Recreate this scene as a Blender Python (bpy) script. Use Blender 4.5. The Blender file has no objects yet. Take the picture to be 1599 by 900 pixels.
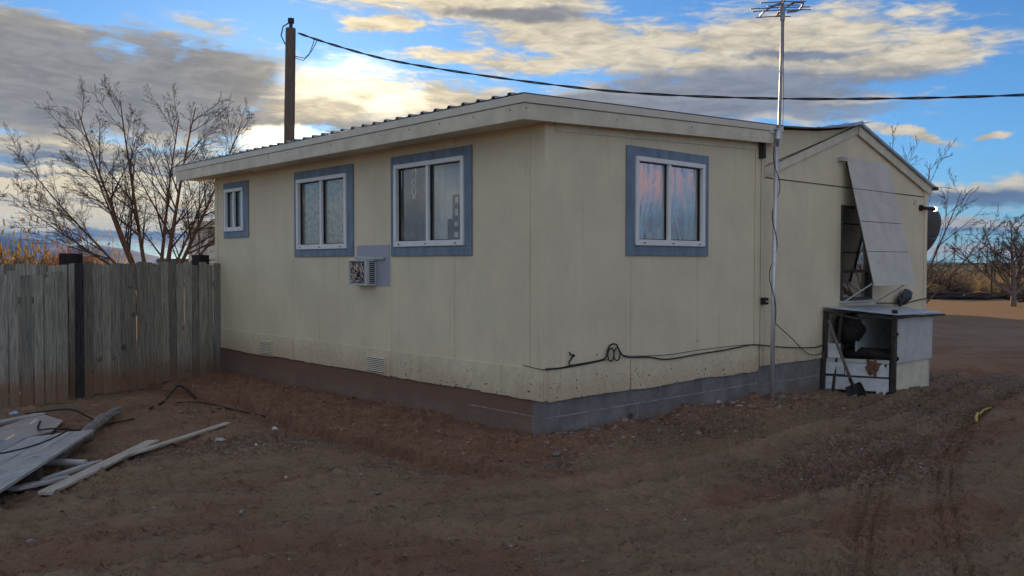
import bpy, math, random
import numpy as np
rnd = random.Random(7)
C = bpy.context.scene.collection
sc = bpy.context.scene
R_ = math.radians

# ------------------------------------------------------------------ materials
def new_mat(name):
    m = bpy.data.materials.new(name); m.use_nodes = True
    nt = m.node_tree; b = nt.nodes['Principled BSDF']
    return m, nt, b

class NG:
    """tiny node helper"""
    def __init__(s, nt): s.nt = nt
    def n(s, t, **k):
        x = s.nt.nodes.new(t)
        for a, v in k.items(): setattr(x, a, v)
        return x
    def link(s, a, b): s.nt.links.new(a, b)
    def put(s, sock, v):
        if hasattr(v, 'is_output'): s.nt.links.new(v, sock)
        else: sock.default_value = v
    def math(s, op, a, b=None, c=None, clamp=False):
        x = s.n('ShaderNodeMath', operation=op); x.use_clamp = clamp
        s.put(x.inputs[0], a)
        if b is not None: s.put(x.inputs[1], b)
        if c is not None: s.put(x.inputs[2], c)
        return x.outputs[0]
    def mix(s, f, a, b):
        x = s.n('ShaderNodeMix', data_type='RGBA'); x.clamp_factor = True
        s.put(x.inputs[0], f)
        for i, v in ((6, a), (7, b)):
            if hasattr(v, 'is_output'): s.link(v, x.inputs[i])
            else: x.inputs[i].default_value = (*v[:3], 1)
        return x.outputs[2]
    def noise(s, vec, scale, detail=4, rough=.55, dist=0., dim='3D'):
        x = s.n('ShaderNodeTexNoise', noise_dimensions=dim)
        if vec is not None: s.link(vec, x.inputs['Vector'])
        x.inputs['Scale'].default_value = scale; x.inputs['Detail'].default_value = detail
        x.inputs['Roughness'].default_value = rough; x.inputs['Distortion'].default_value = dist
        return x.outputs['Fac']
    def ss(s, v, lo, hi, a=0., b=1., smooth=True):
        x = s.n('ShaderNodeMapRange', interpolation_type='SMOOTHSTEP' if smooth else 'LINEAR')
        s.put(x.inputs['Value'], v)
        s.put(x.inputs['From Min'], lo); s.put(x.inputs['From Max'], hi)
        s.put(x.inputs['To Min'], a); s.put(x.inputs['To Max'], b)
        return x.outputs[0]
    def comb(s, x, y, z):
        c = s.n('ShaderNodeCombineXYZ')
        for i, v in enumerate((x, y, z)): s.put(c.inputs[i], v)
        return c.outputs[0]
    def bump(s, h, strength, dist, normal=None):
        b = s.n('ShaderNodeBump'); b.inputs['Strength'].default_value = strength
        b.inputs['Distance'].default_value = dist; s.link(h, b.inputs['Height'])
        if normal is not None: s.link(normal, b.inputs['Normal'])
        return b.outputs[0]

def simple(name, col, rough=.7, metal=0., var=.25, scale=6., stretch=(1, 1, 1), bump=.0, bscale=60., dirt=None, dscale=3., dlo=.5, dhi=.7, spec=.5, island=0.):
    """base colour with a slow mottling, optional second 'dirt' colour patches, fine bump"""
    m, nt, b = new_mat(name); g = NG(nt)
    tc = g.n('ShaderNodeTexCoord'); mp = g.n('ShaderNodeMapping'); mp.inputs['Scale'].default_value = stretch
    g.link(tc.outputs['Object'], mp.inputs['Vector']); v = mp.outputs[0]
    n1 = g.noise(v, scale, 5, .6)
    f = g.ss(n1, .3, .7)
    lo = tuple(c * (1 - var) for c in col); hi = tuple(min(1, c * (1 + var)) for c in col)
    c = g.mix(f, lo, hi)
    if island:
        geo = g.n('ShaderNodeNewGeometry')
        k = g.ss(geo.outputs['Random Per Island'], 0., 1., 1 - island, 1 + island, False)
        vm = g.n('ShaderNodeVectorMath', operation='SCALE'); g.link(c, vm.inputs[0]); g.link(k, vm.inputs['Scale']); c = vm.outputs[0]
    if dirt is not None:
        n2 = g.noise(v, dscale, 6, .65)
        c = g.mix(g.ss(n2, dlo, dhi), c, dirt)
    g.link(c, b.inputs['Base Color'])
    b.inputs['Roughness'].default_value = rough; b.inputs['Metallic'].default_value = metal
    b.inputs['Specular IOR Level'].default_value = spec
    if bump:
        nb = g.noise(v, bscale, 5, .6)
        g.link(g.bump(nb, bump, .01), b.inputs['Normal'])
    return m

def siding_mat(name, col, board=False):
    """painted hardboard: faint wood grain, roller mottling, red splash dust near the ground, flaked spots"""
    m, nt, b = new_mat(name); g = NG(nt)
    tc = g.n('ShaderNodeTexCoord'); v = tc.outputs['Object']
    sp = g.n('ShaderNodeSeparateXYZ'); g.link(v, sp.inputs[0])
    n1 = g.noise(v, 1.3, 5, .6); n2 = g.noise(v, 9., 6, .65)
    c = g.mix(g.ss(n1, .3, .7), tuple(x * .92 for x in col), tuple(min(1, x * 1.05) for x in col))
    c = g.mix(g.ss(n2, .62, .8, 0, .35), c, tuple(x * .72 for x in col))
    # thin vertical run streaks
    mp = g.n('ShaderNodeMapping'); mp.inputs['Scale'].default_value = (7, 7, .35); g.link(v, mp.inputs[0])
    n3 = g.noise(mp.outputs[0], 2.2, 5, .6)
    c = g.mix(g.ss(n3, .56, .8, 0, .4), c, (.36, .29, .19))
    # splash dust with a ragged upper edge
    h = g.math('ADD', sp.outputs[2], g.math('MULTIPLY', g.math('SUBTRACT', n2, .5), .7))
    c = g.mix(g.ss(h, .34, .82, .52, 0), c, (.42, .27, .155))
    n5 = g.noise(v, 3.1, 6, .7)
    c = g.mix(g.math('MULTIPLY', g.ss(n5, .55, .62), g.ss(sp.outputs[2], .55, .82, .6, 0)), c, (.62, .57, .44))
    n6 = g.noise(v, 21., 2, .4)
    c = g.mix(g.math('MULTIPLY', g.ss(n6, .745, .765), .4), c, (.16, .12, .09))
    # chipped flecks low down
    n4 = g.noise(v, 34., 3, .5)
    ch = g.math('MULTIPLY', g.ss(g.math('ADD', n4, g.math('MULTIPLY', g.math('SUBTRACT', n2, .5), .35)), .66, .69), g.ss(sp.outputs[2], .45, .8, 1, 0))
    c = g.mix(ch, c, (.09, .06, .045))
    g.link(c, b.inputs['Base Color'])
    b.inputs['Roughness'].default_value = .62; b.inputs['Specular IOR Level'].default_value = .3
    mp2 = g.n('ShaderNodeMapping'); mp2.inputs['Scale'].default_value = (26, 26, 2.2); g.link(v, mp2.inputs[0])
    nb = g.noise(mp2.outputs[0], 3., 6, .65)
    nl = g.noise(v, .9, 2, .5)
    bb = g.bump(nb, .4, .006)
    g.link(g.bump(nl, .5, .05, bb), b.inputs['Normal'])
    return m

def block_mat(name, red):
    m, nt, b = new_mat(name); g = NG(nt)
    tc = g.n('ShaderNodeTexCoord'); v = tc.outputs['Object']
    sp = g.n('ShaderNodeSeparateXYZ'); g.link(v, sp.inputs[0])
    n1 = g.noise(v, 3., 6, .65); n2 = g.noise(v, 45., 4, .6)
    c = g.mix(g.ss(n1, .3, .7), *(((.175, .118, .085), (.24, .168, .125)) if red else ((.15, .14, .138), (.25, .235, .225))))
    c = g.mix(g.ss(n2, .55, .8, 0, .6), c, (.12, .115, .115))
    # soil stain that stays on the blocks
    zz = g.math('ADD', sp.outputs[2], g.math('MULTIPLY', g.math('SUBTRACT', n1, .5), .30))
    if red:
        c = g.mix(g.ss(zz, .18, .27, .1, .8), c, (.20, .115, .085))
    c = g.mix(g.ss(zz, .05, .15, .65, 0), c, (.20, .135, .10))
    g.link(c, b.inputs['Base Color']); b.inputs['Roughness'].default_value = .93
    b.inputs['Specular IOR Level'].default_value = .2
    g.link(g.bump(n2, .9, .012), b.inputs['Normal'])
    return m

def wood_mat(name, c1, c2, axis='z', island=.25, red_below=None):
    """weathered plank: long grain along one object axis, knots, per-board tone"""
    m, nt, b = new_mat(name); g = NG(nt)
    tc = g.n('ShaderNodeTexCoord'); geo = g.n('ShaderNodeNewGeometry')
    mp = g.n('ShaderNodeMapping')
    s = [22, 22, 22]; s['xyz'.index(axis)] = 1.3; mp.inputs['Scale'].default_value = s
    off = g.n('ShaderNodeVectorMath', operation='ADD'); g.link(tc.outputs['Object'], off.inputs[0])
    r = geo.outputs['Random Per Island']
    g.link(g.comb(g.math('MULTIPLY', r, 17.), g.math('MULTIPLY', r, 31.), g.math('MULTIPLY', r, 7.)), off.inputs[1])
    g.link(off.outputs[0], mp.inputs[0])
    n1 = g.noise(mp.outputs[0], 2.5, 7, .7, .6)
    c = g.mix(g.ss(n1, .33, .68), c1, c2)
    n2 = g.noise(off.outputs[0], 5., 3, .5)
    c = g.mix(g.ss(n2, .66, .72, 0, .7), c, tuple(x * .45 for x in c1))
    k = g.ss(r, 0., 1., 1 - island, 1 + island, False)
    vm = g.n('ShaderNodeVectorMath', operation='SCALE'); g.link(c, vm.inputs[0]); g.link(k, vm.inputs['Scale']); c = vm.outputs[0]
    if red_below is not None:
        sp = g.n('ShaderNodeSeparateXYZ'); g.link(tc.outputs['Object'], sp.inputs[0])
        n3 = g.noise(tc.outputs['Object'], 2.5, 5, .6)
        zz = g.math('ADD', sp.outputs[2], g.math('MULTIPLY', g.math('SUBTRACT', n3, .5), .55))
        c = g.mix(g.ss(zz, red_below - .25, red_below + .2, .75, 0), c, (.22, .115, .07))
    g.link(c, b.inputs['Base Color']); b.inputs['Roughness'].default_value = .88
    b.inputs['Specular IOR Level'].default_value = .2
    g.link(g.bump(n1, .55, .005), b.inputs['Normal'])
    return m

def glass_mat(name, base_refl, wrinkle=0., rough=.0):
    m = bpy.data.materials.new(name); m.use_nodes = True; nt = m.node_tree; nt.nodes.clear(); g = NG(nt)
    out = g.n('ShaderNodeOutputMaterial'); tr = g.n('ShaderNodeBsdfTransparent'); gl = g.n('ShaderNodeBsdfGlossy')
    tr.inputs[0].default_value = (.86, .88, .88, 1); gl.inputs['Color'].default_value = (1, 1, 1, 1)
    gl.inputs['Roughness'].default_value = rough
    fr = g.n('ShaderNodeLayerWeight'); fr.inputs['Blend'].default_value = .5
    f = g.math('ADD', g.math('MULTIPLY', g.math('POWER', fr.outputs['Facing'], 4.), .9), base_refl, clamp=True)
    tc = g.n('ShaderNodeTexCoord')
    if wrinkle:
        mp = g.n('ShaderNodeMapping'); mp.inputs['Scale'].default_value = (2.6, 1, .75); mp.inputs['Rotation'].default_value = (0, .35, 0)
        g.link(tc.outputs['Object'], mp.inputs[0])
        n = g.noise(mp.outputs[0], 2.6, 4, .5, 1.2)
        bb = g.bump(n, wrinkle, .05)
    else:
        n = g.noise(tc.outputs['Object'], 1.6, 1, .4); bb = g.bump(n, .06, .02)
    g.link(bb, gl.inputs['Normal'])
    mx = g.n('ShaderNodeMixShader'); g.link(f, mx.inputs[0]); g.link(tr.outputs[0], mx.inputs[1]); g.link(gl.outputs[0], mx.inputs[2])
    g.link(mx.outputs[0], out.inputs[0])
    return m

CREAM = (.75, .648, .455)
M = {}
M['siding'] = siding_mat('cream painted siding', CREAM)
M['trimcream'] = simple('cream painted trim board', (.66, .60, .45), .55, var=.12, scale=4, bump=.12, bscale=90, dirt=(.30, .23, .15), dscale=7, dlo=.66, dhi=.78)
M['drip'] = simple('cream metal drip edge', (.66, .61, .48), .42, var=.06, scale=3)
M['core'] = simple('dark gap behind siding', (.05, .04, .032), .9)
M['inside'] = simple('dim interior board', (.22, .2, .18), .9)
M['block_red'] = block_mat('concrete block stained by soil', True)
M['block'] = block_mat('grey concrete block', False)
M['mortar'] = simple('pale mortar', (.29, .265, .24), .95, var=.3, scale=14)
M['blue'] = simple('grey blue window trim paint', (.165, .225, .29), .55, var=.2, scale=9, stretch=(1, 1, .4), bump=.25, dirt=(.30, .29, .25), dscale=6, dlo=.62, dhi=.75)
M['vinyl'] = simple('white vinyl frame', (.78, .77, .75), .35, var=.04, dirt=(.5, .42, .32), dscale=12, dlo=.66, dhi=.8)
M['gasket'] = simple('black window gasket', (.012, .012, .014), .6)
M['darkframe'] = simple('dark bronze window frame', (.05, .042, .036), .5)
M['glass'] = glass_mat('window glass', .055)
M['film'] = glass_mat('wrinkled plastic film glass', .36, .12, .015)
M['gabglass'] = glass_mat('old window glass', .30)
M['lace'] = simple('lace curtain', (.62, .52, .39), .9, var=.3, scale=16, bump=.4, bscale=90)
M['sheer'] = simple('pale grey curtain', (.74, .72, .67), .9, var=.12, scale=5)
M['drape'] = simple('dark olive drape', (.12, .11, .085), .9, var=.3, scale=7)
M['pink'] = simple('faded red curtain', (.24, .085, .10), .9, var=.5, scale=4, dirt=(.30, .24, .30), dscale=4, dlo=.46, dhi=.62)
M['galv'] = simple('galvanised roof sheet', (.42, .44, .46), .33, .85, var=.18, scale=5)
M['steel'] = simple('galvanised pipe', (.62, .63, .64), .4, .6, var=.12, scale=8)
M['ant'] = simple('weathered aluminium', (.30, .30, .31), .45, .7, var=.2, scale=20)
M['black'] = simple('black rubber', (.012, .012, .014), .55, var=.3)
M['polewood'] = simple('grey brown pole timber', (.13, .105, .08), .85, var=.35, scale=6, stretch=(9, 9, .4), bump=.5, bscale=20)
M['fence'] = wood_mat('weathered grey fence plank', (.15, .14, .116), (.345, .32, .268), 'z', .38, .3)
M['fencestain'] = wood_mat('black stained plank', (.022, .02, .02), (.075, .072, .075), 'z', .2)
M['fencedark'] = wood_mat('tarred post', (.016, .014, .013), (.035, .03, .028), 'z', .2)
M['plank'] = wood_mat('silver grey plank', (.27, .265, .255), (.46, .45, .43), 'y', .18)
M['plank2'] = wood_mat('pale fresh plank', (.36, .32, .26), (.55, .50, .42), 'y', .12)
M['timber'] = wood_mat('old round timber', (.15, .14, .125), (.33, .31, .29), 'y', .1)
M['ply'] = wood_mat('weathered plywood', (.30, .28, .26), (.42, .40, .37), 'y', .1)
M['white'] = simple('chalky white paint', (.62, .62, .62), .7, var=.15, scale=9, dirt=(.2, .15, .11), dscale=6, dlo=.6, dhi=.72)
M['greypaint'] = simple('grey white panel paint', (.50, .495, .47), .65, var=.12, scale=4, bump=.15, bscale=25, dirt=(.28, .23, .18), dscale=4, dlo=.58, dhi=.76)
M['boardpaint'] = simple('chalky cream grey board paint', (.56, .535, .46), .65, var=.08, scale=4, bump=.12, bscale=25, dirt=(.36, .31, .25), dscale=3, dlo=.6, dhi=.8)
M['lidsky'] = simple('lid paint tinted as reflected sky', (.42, .47, .54), .38, var=.2, scale=5, bump=.15, bscale=12, dirt=(.22, .17, .13), dscale=5, dlo=.58, dhi=.75)  # blue tone imitates the sky reflected on the lid
M['fur'] = simple('matted dark blanket', (.018, .015, .013), .95, var=.6, scale=18, bump=.9, bscale=50)
M['oldwood'] = wood_mat('dark rotten frame wood', (.03, .025, .022), (.085, .072, .062), 'z', .15)
M['rust'] = simple('rusty iron', (.075, .04, .03), .8, .2, var=.5, scale=12, bump=.4)
M['rustplate'] = simple('orange brown rusted plate', (.17, .075, .04), .85, var=.5, scale=14)
M['iron'] = simple('dark shovel steel', (.03, .028, .028), .6, .5, var=.4, scale=14)
M['handle'] = simple('grey shovel handle wood', (.13, .11, .095), .8, var=.3, scale=10, stretch=(1, 1, .2))
M['bag'] = simple('black plastic bag', (.02, .022, .028), .3, var=.4, scale=9)
M['dish'] = simple('grey satellite dish', (.07, .072, .075), .55, var=.15, scale=5)
M['acwhite'] = simple('dusty white appliance steel', (.55, .56, .56), .45, var=.08, scale=7, dirt=(.3, .25, .2), dscale=9, dlo=.62, dhi=.8)
M['accore'] = simple('dark condenser fins', (.03, .026, .026), .6, var=.6, scale=26)
M['alum'] = simple('crumpled foil', (.6, .5, .43), .35, .75, var=.4, scale=20)
M['patch'] = simple('lilac grey patch paint', (.37, .375, .44), .6, var=.05, scale=3)
M['yellow'] = simple('yellow strap', (.62, .42, .03), .5, var=.15)
M['bluebit'] = simple('pale blue scrap plastic', (.35, .5, .66), .4, var=.4, scale=15)
M['rock'] = simple('brown grey stone', (.16, .13, .115), .9, var=.35, scale=14, bump=.6, bscale=30)
M['rockpale'] = simple('pale rubble', (.38, .34, .31), .9, var=.3, scale=14, bump=.6, bscale=30)
M['bark'] = simple('red brown bark', (.15, .082, .05), .9, var=.35, scale=9, stretch=(3, 3, .7), bump=.5, bscale=30)
M['barkpale'] = simple('pale bleached bark', (.17, .13, .105), .9, var=.35, scale=9, bump=.5, bscale=30)
M['twig'] = simple('dark twig bark', (.085, .056, .04), .9, var=.3, scale=4)
M['bushgold'] = simple('golden dry foliage', (.31, .215, .08), .85, var=.35, scale=3)
M['bushrust'] = simple('rust dry foliage', (.33, .14, .05), .85, var=.35, scale=3)
M['bushtan'] = simple('tan rabbitbrush', (.36, .28, .15), .85, var=.35, scale=3)
def leafy(key):
    nt = M[key].node_tree; g = NG(nt); b = nt.nodes['Principled BSDF']; out = nt.nodes['Material Output']
    tr = g.n('ShaderNodeBsdfTranslucent'); nt.links.new(b.inputs['Base Color'].links[0].from_socket, tr.inputs['Color'])
    mx = g.n('ShaderNodeMixShader'); mx.inputs[0].default_value = .45; nt.links.new(b.outputs[0], mx.inputs[1]); nt.links.new(tr.outputs[0], mx.inputs[2]); nt.links.new(mx.outputs[0], out.inputs['Surface'])
M['sage'] = simple('grey green sage', (.29, .235, .14), .9, var=.35, scale=2.5)
M['sagedark'] = simple('brown bare brush', (.14, .085, .058), .9, var=.35, scale=2.5)
for k_ in ('bushgold', 'bushrust', 'bushtan', 'sage'): leafy(k_)
M['log'] = simple('charred log', (.03, .023, .02), .9, var=.5, scale=6, bump=.5)
M['farroof'] = simple('far dark roof', (.05, .055, .06), .8)
M['farwall'] = simple('far pale wall', (.33, .31, .28), .8)
M['palewall'] = simple('pale cream wall paint', (.74, .72, .60), .6, var=.08, scale=2)
M['hill'] = simple('bare hill rock', (.06, .055, .05), .95, var=.2, scale=.002)
m, nt, b = new_mat('lamp glass sun glow'); b.inputs['Emission Color'].default_value = (1, .93, .8, 1); b.inputs['Emission Strength'].default_value = 3; M['lamp'] = m  # emission stands in for sunlight caught by the bulb

# ------------------------------------------------------------------ geometry helper
def unit(v):
    v = np.asarray(v, float); n = np.linalg.norm(v); return v / n if n > 1e-9 else np.array((0, 0, 1.))

class MB:
    def __init__(s): s.v = []; s.f = []
    def add(s, vs, fs):
        o = len(s.v); s.v += [tuple(map(float, p)) for p in vs]; s.f += [tuple(i + o for i in f) for f in fs]; return s
    def hexa(s, p):   # 8 corners: bottom 4 ccw then top 4
        return s.add(p, [(3, 2, 1, 0), (4, 5, 6, 7), (0, 1, 5, 4), (1, 2, 6, 5), (2, 3, 7, 6), (3, 0, 4, 7)])
    def box(s, x0, x1, y0, y1, z0, z1):
        return s.hexa([(x0, y0, z0), (x1, y0, z0), (x1, y1, z0), (x0, y1, z0), (x0, y0, z1), (x1, y0, z1), (x1, y1, z1), (x0, y1, z1)])
    def bar(s, a, b, w, h, up=(0, 0, 1), taper=1.):   # rectangular bar from a to b
        a = np.asarray(a, float); b = np.asarray(b, float); d = unit(b - a); x = unit(np.cross(d, up)); y = np.cross(x, d)
        p = []
        for q, k in ((a, 1.), (b, taper)):
            for sx, sy in ((-1, -1), (1, -1), (1, 1), (-1, 1)): p.append(q + x * sx * w / 2 * k + y * sy * h / 2 * k)
        return s.hexa([p[0], p[1], p[2], p[3], p[4], p[5], p[6], p[7]])
    def tube(s, pts, rad, n=8, cap=True, closed=False):
        pts = [np.asarray(p, float) for p in pts]; k = len(pts)
        if not hasattr(rad, '__len__'): rad = [rad] * k
        o = len(s.v); prev = None
        for i, p in enumerate(pts):
            d = unit(pts[min(i + 1, k - 1)] - pts[max(i - 1, 0)])
            if closed: d = unit(pts[(i + 1) % k] - pts[i - 1])
            if prev is None:
                r = np.array((0, 0, 1.)) if abs(d[2]) < .9 else np.array((1., 0, 0)); x = unit(np.cross(d, r))
            else: x = unit(prev - d * prev.dot(d))
            prev = x; y = np.cross(d, x)
            for j in range(n):
                t = 2 * math.pi * j / n
                s.v.append(tuple(p + (x * math.cos(t) + y * math.sin(t)) * rad[i]))
        for i in range(k if closed else k - 1):
            i2 = (i + 1) % k
            for j in range(n):
                j2 = (j + 1) % n
                s.f.append((o + i * n + j, o + i * n + j2, o + i2 * n + j2, o + i2 * n + j))
        if cap and not closed:
            s.f.append(tuple(o + j for j in reversed(range(n)))); s.f.append(tuple(o + (k - 1) * n + j for j in range(n)))
        return s
    def grid(s, P):   # P[i][j] points
        a, b_ = len(P), len(P[0]); o = len(s.v)
        for r in P:
            for p in r: s.v.append(tuple(map(float, p)))
        for i in range(a - 1):
            for j in range(b_ - 1): s.f.append((o + i * b_ + j, o + i * b_ + j + 1, o + (i + 1) * b_ + j + 1, o + (i + 1) * b_ + j))
        return s
    def prism(s, poly, d):   # polygon points, extruded by vector d
        n = len(poly); P = [np.asarray(p, float) for p in poly]; d = np.asarray(d, float)
        return s.add(P + [p + d for p in P], [tuple(reversed(range(n))), tuple(range(n, 2 * n))] + [(i, (i + 1) % n, (i + 1) % n + n, i + n) for i in range(n)])
    def blob(s, c, r, seed=0, sq=(1, 1, .6), n=7, rough=.25):   # irregular stone
        q = random.Random(seed); rows = []
        for i in range(n):
            th = math.pi * i / (n - 1); row = []
            for j in range(n + 1):
                ph = 2 * math.pi * (j % n) / n
                if j == n: row.append(row[0]); continue
                k = r * (1 + q.uniform(-rough, rough))
                if i in (0, n - 1): k = r
                row.append((c[0] + k * sq[0] * math.sin(th) * math.cos(ph), c[1] + k * sq[1] * math.sin(th) * math.sin(ph), c[2] + k * sq[2] * math.cos(th)))
            rows.append(row)
        return s.grid(rows)
    def build(s, name, mat, parent=None, bevel=0., smooth=False, solid=0.):
        me = bpy.data.meshes.new(name); me.from_pydata(s.v, [], s.f); me.validate(); me.update()
        o = bpy.data.objects.new(name, me); C.objects.link(o)
        for q in (mat if isinstance(mat, (list, tuple)) else [mat]): me.materials.append(q)
        if smooth: me.polygons.foreach_set('use_smooth', [True] * len(me.polygons))
        if solid:
            md = o.modifiers.new('solid', 'SOLIDIFY'); md.thickness = solid; md.offset = 0
        if bevel:
            md = o.modifiers.new('bevel', 'BEVEL'); md.width = bevel; md.segments = 1; md.limit_method = 'ANGLE'
        if parent is not None: o.parent = parent
        return o

def tag(o, label=None, cat=None, group=None, kind=None):
    if label: o['label'] = label
    if cat: o['category'] = cat
    if group: o['group'] = group
    if kind: o['kind'] = kind
    return o
def empty(name, loc=(0, 0, 0), rz=0., label=None, cat=None, group=None):
    o = bpy.data.objects.new(name, None); C.objects.link(o); o.location = loc; o.rotation_euler = (0, 0, rz); o.empty_display_size = .2
    return tag(o, label, cat, group)

# ------------------------------------------------------------------ the house frame
HA = R_(42.3); HC = (.33, 8.6)
ca, sa = math.cos(HA), math.sin(HA)
def W(u, v, z):      # house coordinates -> world
    return (HC[0] + u * ca - v * sa, HC[1] + u * sa + v * ca, z)

# ------------------------------------------------------------------ noise in numpy
def hash2(ix, iy, seed):
    h = (ix.astype(np.int64) * 374761393 + iy.astype(np.int64) * 668265263 + seed * 974711) & 0x7fffffff
    h = ((h ^ (h >> 13)) * 1274126177) & 0x7fffffff
    h = (h ^ (h >> 16)) & 0xffff
    return h / 65535.
def vnoise(x, y, seed=0):
    ix = np.floor(x); iy = np.floor(y); fx = x - ix; fy = y - iy
    fx = fx * fx * (3 - 2 * fx); fy = fy * fy * (3 - 2 * fy)
    a = hash2(ix, iy, seed); b = hash2(ix + 1, iy, seed); c = hash2(ix, iy + 1, seed); d = hash2(ix + 1, iy + 1, seed)
    return (a * (1 - fx) + b * fx) * (1 - fy) + (c * (1 - fx) + d * fx) * fy
def fbm(x, y, seed=0, oct=4, gain=.5):
    s = 0; a = 1; t = 0
    for i in range(oct):
        s = s + a * vnoise(x, y, seed + i * 17); t += a; a *= gain; x = x * 2.03 + 5.1; y = y * 2.03 + 1.7
    return s / t
def sstep(a, b, x):
    t = np.clip((x - a) / (b - a), 0, 1); return t * t * (3 - 2 * t)

# distance along/away from a polyline (world)
def polydist(X, Y, pts):
    best = np.full(X.shape, 1e9); side = np.zeros(X.shape); al = np.zeros(X.shape); acc = 0
    for (x0, y0), (x1, y1) in zip(pts[:-1], pts[1:]):
        dx, dy = x1 - x0, y1 - y0; L = math.hypot(dx, dy)
        t = np.clip(((X - x0) * dx + (Y - y0) * dy) / (L * L), 0, 1)
        d = np.hypot(X - x0 - t * dx, Y - y0 - t * dy); m = d < best
        best = np.where(m, d, best); side = np.where(m, ((X - x0) * dy - (Y - y0) * dx) / L, side); al = np.where(m, acc + t * L, al); acc += L
    return best, side, al

TRACKS = [  # (polyline, half width, depth, tread)
    ([(1.75, 4.3), (2.05, 5.1), (2.5, 6.1), (3.05, 7.2), (3.7, 8.4)], .115, .014, True),
    ([(2.35, 4.3), (2.75, 5.3), (3.25, 6.5), (3.9, 7.8), (5.0, 9.6), (6.6, 11.8), (9.5, 15.0)], .12, .014, True),
    ([(3.6, 5.0), (4.3, 6.3), (5.3, 7.9), (6.6, 9.8), (8.6, 12.6)], .16, .035, False),
    ([(-6, 4.9), (-2.5, 5.35), (.2, 5.9), (2.4, 7.0), (4.4, 9.1), (6.3, 11.4), (9.0, 14.6)], .2, .055, False),
    ([(-5, 6.2), (-2.0, 6.45), (.4, 6.9), (2.0, 7.8), (4.0, 9.9), (6.0, 12.3), (8.6, 15.4)], .2, .055, False),
    ([(-1.5, 4.2), (1.2, 4.75), (3.4, 6.0), (5.6, 8.4), (8, 11.6)], .24, .045, False),
]
def ground_height(X, Y, masks=False):
    u = (X - HC[0]) * ca + (Y - HC[1]) * sa; v = -(X - HC[0]) * sa + (Y - HC[1]) * ca
    near = sstep(60, 25, np.hypot(X, Y))
    h = -.02 - .12 * sstep(-2.2, -4.6, X) - .10 * sstep(5.0, 11, X) - .03 * sstep(12, 5, Y)
    h = h - .12 * sstep(25, 60, np.hypot(X, Y))
    n_big = fbm(X * .45, Y * .45, 3, 3) - .5
    h = h + near * n_big * .10 * sstep(.2, 1.5, np.maximum(-u, -v))
    # soil heaped on the left wall, cut edge in front of it
    wob = (fbm(v * 1.6, u * .0 + 3, 11, 4) - .5) * .35
    d = -u + wob
    inv = sstep(-.7, -.1, v) * sstep(9.0, 8.0, v)
    width = .95 + .10 * np.sin(v * .9)
    prof = np.where(d < 0, .045, .045 - .10 * np.clip(d / width, 0, 1) ** .8) - .05 * np.abs(fbm(v * 5.5, u * 1.1, 23, 3) - .5) * sstep(.1, .4, d)
    cut = -.165 + (.06) * sstep(width, width + .6, d)
    hm = np.where(d < width, prof + .085 * (fbm(u * 5, v * 5, 21, 4) - .5), cut)
    mound = inv * sstep(width + .75, width + .02, d) * (u < .4)
    h = np.where(u < .4, h * (1 - mound) + hm * mound, h)
    # corner heap
    cd = np.hypot(u + .22, v + .18)
    h = h + .035 * sstep(.62, .1, cd) * (.6 + .8 * fbm(X * 6, Y * 6, 5, 4))
    # rubble strip on the right wall
    wob2 = (fbm(u * 1.7, u * 0 + 8, 31, 4) - .5) * .5
    dr = -v + wob2
    ru = sstep(-.3, .3, u) * sstep(4.9, 4.2, u)
    rub = ru * sstep(.75, .15, dr)
    h = h * (1 - rub) + (.06 + .20 * (fbm(X * 3.6, Y * 3.6, 41, 5) - .5)) * rub
    # inside the house footprint keep it low
    # small clods
    hs = h.copy()
    close = sstep(30, 12, Y) * sstep(14, 9, np.abs(X))
    al = (X * .86 + Y * .5); ac = (-X * .5 + Y * .86)
    streak = fbm(al * 1.1, ac * 8.5, 51, 5) - .5
    open_ = sstep(.9, 1.8, np.maximum(-u, -v))
    h = h + close * open_ * streak * .10
    clod = fbm(X * 9, Y * 9, 61, 4) - .5
    h = h + close * clod * .045 * (.4 + 1.2 * fbm(X * .8, Y * .8, 71, 2))
    cl2 = np.clip(fbm(X * 17, Y * 17, 81, 3) - .60, 0, 1)
    h = h + close * cl2 * .22
    tr_m = np.zeros(X.shape)
    for pts, hw, dp, tread in TRACKS:
        bd, side, alg = polydist(X, Y, pts)
        if tread:
            wv = .5 + .8 * (fbm(X * 2.2, Y * 2.2, 91, 3))
            inn = sstep(hw + .02, hw - .01, bd) * np.clip(wv, 0, 1)
            pat = (np.sin((alg + np.abs(side) * .55 * np.where(side > 0, 1, -1)) * 2 * math.pi / .12) > -.15) * 1.
            pat = pat * (np.abs(np.abs(side) - .045) > .012)
            h = h - inn * (h - hs) * .55 + inn * (-dp - .022 + .042 * pat) + .02 * np.exp(-((bd - hw - .03) / .025) ** 2)
        else:
            k = fbm(X * 1.3, Y * 1.3, 101, 3)
            h = h + (-dp * sstep(hw, hw * .5, bd) + dp * .9 * np.exp(-((bd - hw * 1.25) / (hw * .35)) ** 2)) * (.3 + k)
        tr_m = np.maximum(tr_m, sstep(hw * 1.3, hw * .6, bd))
    # far plain: slow dunes
    far = sstep(55, 140, Y)
    lit = sstep(22, 34, Y) * sstep(9, 14, X)
    h = h + lit * (fbm(X * .9, Y * .55, 141, 4) - .5) * .22
    h = h + far * (fbm(X * .012, Y * .012, 111, 4) - .5) * 1.2
    if not masks: return h
    gr = np.zeros(X.shape)
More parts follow.
